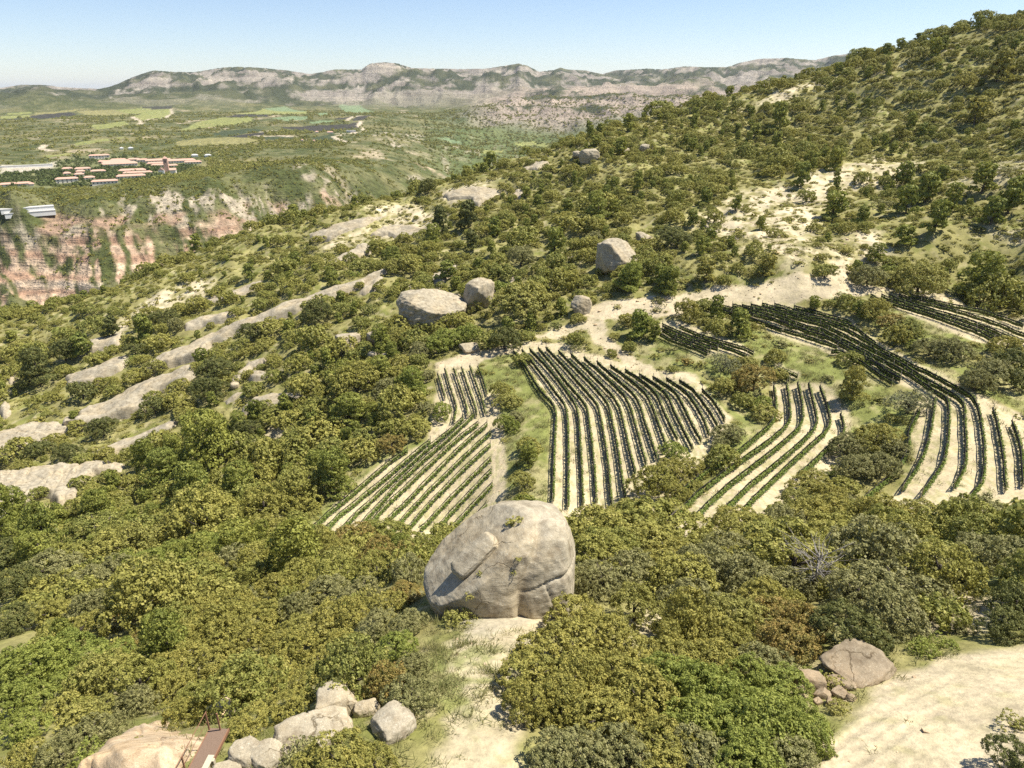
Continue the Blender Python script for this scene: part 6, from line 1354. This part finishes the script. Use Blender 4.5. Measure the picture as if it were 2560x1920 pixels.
# far trees, kept off the houses
ok_ = np.ones(len(FARX), bool)
for hx, hy, l_, d_, a in HOUSES:
    u = (FARX - hx) * math.cos(a) + (FARY - hy) * math.sin(a); v_ = -(FARX - hx) * math.sin(a) + (FARY - hy) * math.cos(a)
    ok_ &= ~((np.abs(u) < l_ + 1.5) & (v_ > -d_ - 16) & (v_ < d_ + 1))
fx, fy, ft = FARX[ok_], FARY[ok_], FART[ok_]; k_ = len(fx); rr_ = np.hypot(fx, fy)
fz = Z(fx, fy); rad_ = np.exp(rng.normal(.95, .28, k_)) * np.where(rr_ < 1050, .62, 1.0) * np.where(rr_ > 1700, 1.35, 1.0)
for m_, nm, mat, lb in ((~ft, 'far_woodland', None, 'scrub and pine woods on the gorge walls, plateau and side valley'), (ft, 'village_trees', L_VILL, 'garden and plane trees between the red-roofed blocks')):
    prot = FAR_C
    if mat is not None:
        prot = []
        for q in FAR_C: c_ = q.copy(); c_.materials.clear(); c_.materials.append(mat); prot.append(c_)
    n_ = int(m_.sum()); r2 = rad_[m_] * (1.15 if mat else 1)
    scatter_object(nm, prot, fx[m_], fy[m_], fz[m_] - .25 * r2 * (.0 if mat else .6), np.stack([r2, r2, r2 * rng.uniform(.9, 1.5, n_)], -1), rng.uniform(0, 6.28, n_), rng.integers(0, 3, n_), lb)
print('far trees', k_, round(time.time() - _T0, 1))
# pebbles on the track, the path and the scree
PB = [boulder_mesh('pebble', (1, .8, .6), 700 + i, 14, box=.6) for i in range(1)]
def lowpoly_stone(i):
    r_ = np.random.default_rng(i); v, f = box(-.5, .5, -.42, .42, -.3, .3); v = v * r_.uniform(.6, 1.1, v.shape); return mesh_faces('pebble', v, f, False)
PB = [lowpoly_stone(i) for i in range(4)]
for m_ in PB: m_.materials.append(ROCKW)
t = rng.uniform(-.70, .70, 60000); r = np.sqrt(rng.uniform(20 ** 2, 240 ** 2, 60000)); X = r * np.sin(t); Y = r * np.cos(t); w_ = np.zeros(60000)
for p, k in BARE[:10]: w_[inside(PW(p, rmax=430), X, Y)] = .5
for p in SCW[:5]: w_[inside(p, X, Y)] = .35
w_ *= np.clip(.6 + 2 * fbm(X / 3, Y / 3, 2, 241), 0, 1.5); i = np.nonzero(rng.random(60000) < w_)[0]; k_ = len(i); sc_ = .035 * np.exp(rng.normal(.3, .6, k_)) * (1 + r[i] / 60)
scatter_object('gravel', PB, X[i], Y[i], Z(X[i], Y[i]), np.stack([sc_, sc_, sc_], -1), rng.uniform(0, 6.28, k_), rng.integers(0, 4, k_), 'loose stones on the track, the paths and the cut bank')
# ------------------------------------------------------------------ metal walkway at the foot of the view
RUST = flat_mat('rusty_steel', (.23, .12, .07), .7, .25, 6); GRATE = flat_mat('rusty_grating', (.20, .135, .095), .75, .2, 12); BOARD = flat_mat('weathered_timber', (.48, .42, .30), .85, .12, 4)
U_ = lambda p: crop(420, 1700, .16275, p)
pa = cast(*U_([(790, 740)])[0], 1.2); pb = cast(*U_([(240, 1290)])[0], 1.2)
d = pb - pa; d /= np.linalg.norm(d); L = 9.5; mid = pa + d * L / 2; z0 = float(Z(*pa)) + 1.2
root = empty('walkway', (mid[0], mid[1], z0), math.atan2(d[1], d[0])); tag(root, 'rusty metal grating walkway with timber parapet beside the buff rock face', 'walkway', None, 'thing')
W2 = .46
for k in range(4):                                        # deck panels of bars
    ps = []; x0, x1 = -L / 2 + k * L / 4 + .02, -L / 2 + (k + 1) * L / 4 - .02
    for j in range(22): y = -W2 + .03 + j * (2 * W2 - .06) / 21; ps.append(box(x0, x1, y - .017, y + .017, -.03, .01))
    for j in range(12): x = x0 + (x1 - x0) * j / 11; ps.append(box(x - .012, x + .012, -W2, W2, -.045, -.012))
    v, f = joinm(ps); link('grating_panel', mesh_faces('grating_panel', v, f, False), GRATE, root)
for s_ in (-1, 1): v, f = box(-L / 2, L / 2, s_ * W2 - .03, s_ * W2 + .03, -.16, .02); link('edge_beam', mesh_faces('edge_beam', v, f, False), RUST, root)
side = 1 if (np.array([-d[1], d[0]]) @ np.array([1, 0])) > 0 else -1     # timber side faces the boulders
v, f = box(-.03, .03, -.03, .03, -.1, 1.1); PST = mesh_faces('railing_post', v, f, False); PST.materials.append(RUST)
for k in range(5): o = link('railing_post', PST, None, root); o.location = (-L / 2 + .1 + k * (L - .2) / 4, -side * (W2 - .01), 0)
o = link('railing_post', PST, None, root); o.location = (-L / 2 + .1, side * W2 * .2, 0)
v, f = tube([(-L / 2, -side * W2, 1.1), (0, -side * W2, 1.07), (L / 2, -side * W2, 1.1)], .022, 6); link('handrail', mesh_faces('handrail', v, f), RUST, root)
v, f = tube([(-L / 2, -side * W2, .58), (L / 2, -side * W2, .55)], .012, 5); link('wire_rail', mesh_faces('wire_rail', v, f), RUST, root)
for k, (z_a, z_b) in enumerate(((-.75, -.38), (-.35, .02), (.05, .42))):
    v, f = box(-L / 2 + 1.9, L / 2 - 2.6 + .1 * k, side * W2 + side * .05 - .03, side * W2 + side * .05 + .03, z_a, z_b); o = link('board', mesh_faces('board', v, f, False), BOARD, root)
v, f = box(-L / 2 + 1.8, L / 2 - 2.3, side * W2 + side * .05 - .14, side * W2 + side * .05 + .14, .424, .47); link('coping_board', mesh_faces('coping_board', v, f, False), BOARD, root)
v, f = box(L / 2 - 2.2, L / 2, side * W2 + side * .02 - .12, side * W2 + side * .02 + .12, .05, .12); link('coping_board', mesh_faces('coping_board', v, f, False), BOARD, root)
v, f = box(-.08, .08, -.08, .08, -1.6, .42); TP = mesh_faces('timber_post', v, f, False); TP.materials.append(BOARD)
for x in (-L / 2 + 2.0, -.2, L / 2 - 2.3): o = link('timber_post', TP, None, root); o.location = (x, side * (W2 + .18), 0)
# handrail running off over the rock
q0 = cast(*U_([(40, 1290)])[0], 0)
print('done', round(time.time() - _T0, 1), 'objects', len(COL.objects))

# ------------------------------------------------------------------ air
g = NT('haze_air'); v = g.n('ShaderNodeVolumePrincipled'); v.inputs['Color'].default_value = (.86, .92, 1.0, 1); v.inputs['Density'].default_value = HAZE; v.inputs['Anisotropy'].default_value = .2
g.l(v.outputs[0], g.out.inputs['Volume'])
zb_ = float(GZ.min()) - 1.0; zt_ = max(float(GZ.max()), CZ) + 30
v_, f_ = box(-42000, 42000, -42000, 42000, zb_, zt_); hz = link('haze', mesh_faces('haze', v_, f_, False), g.m); tag(hz, 'thin pale summer haze over valley and mountains', None, None, 'stuff')
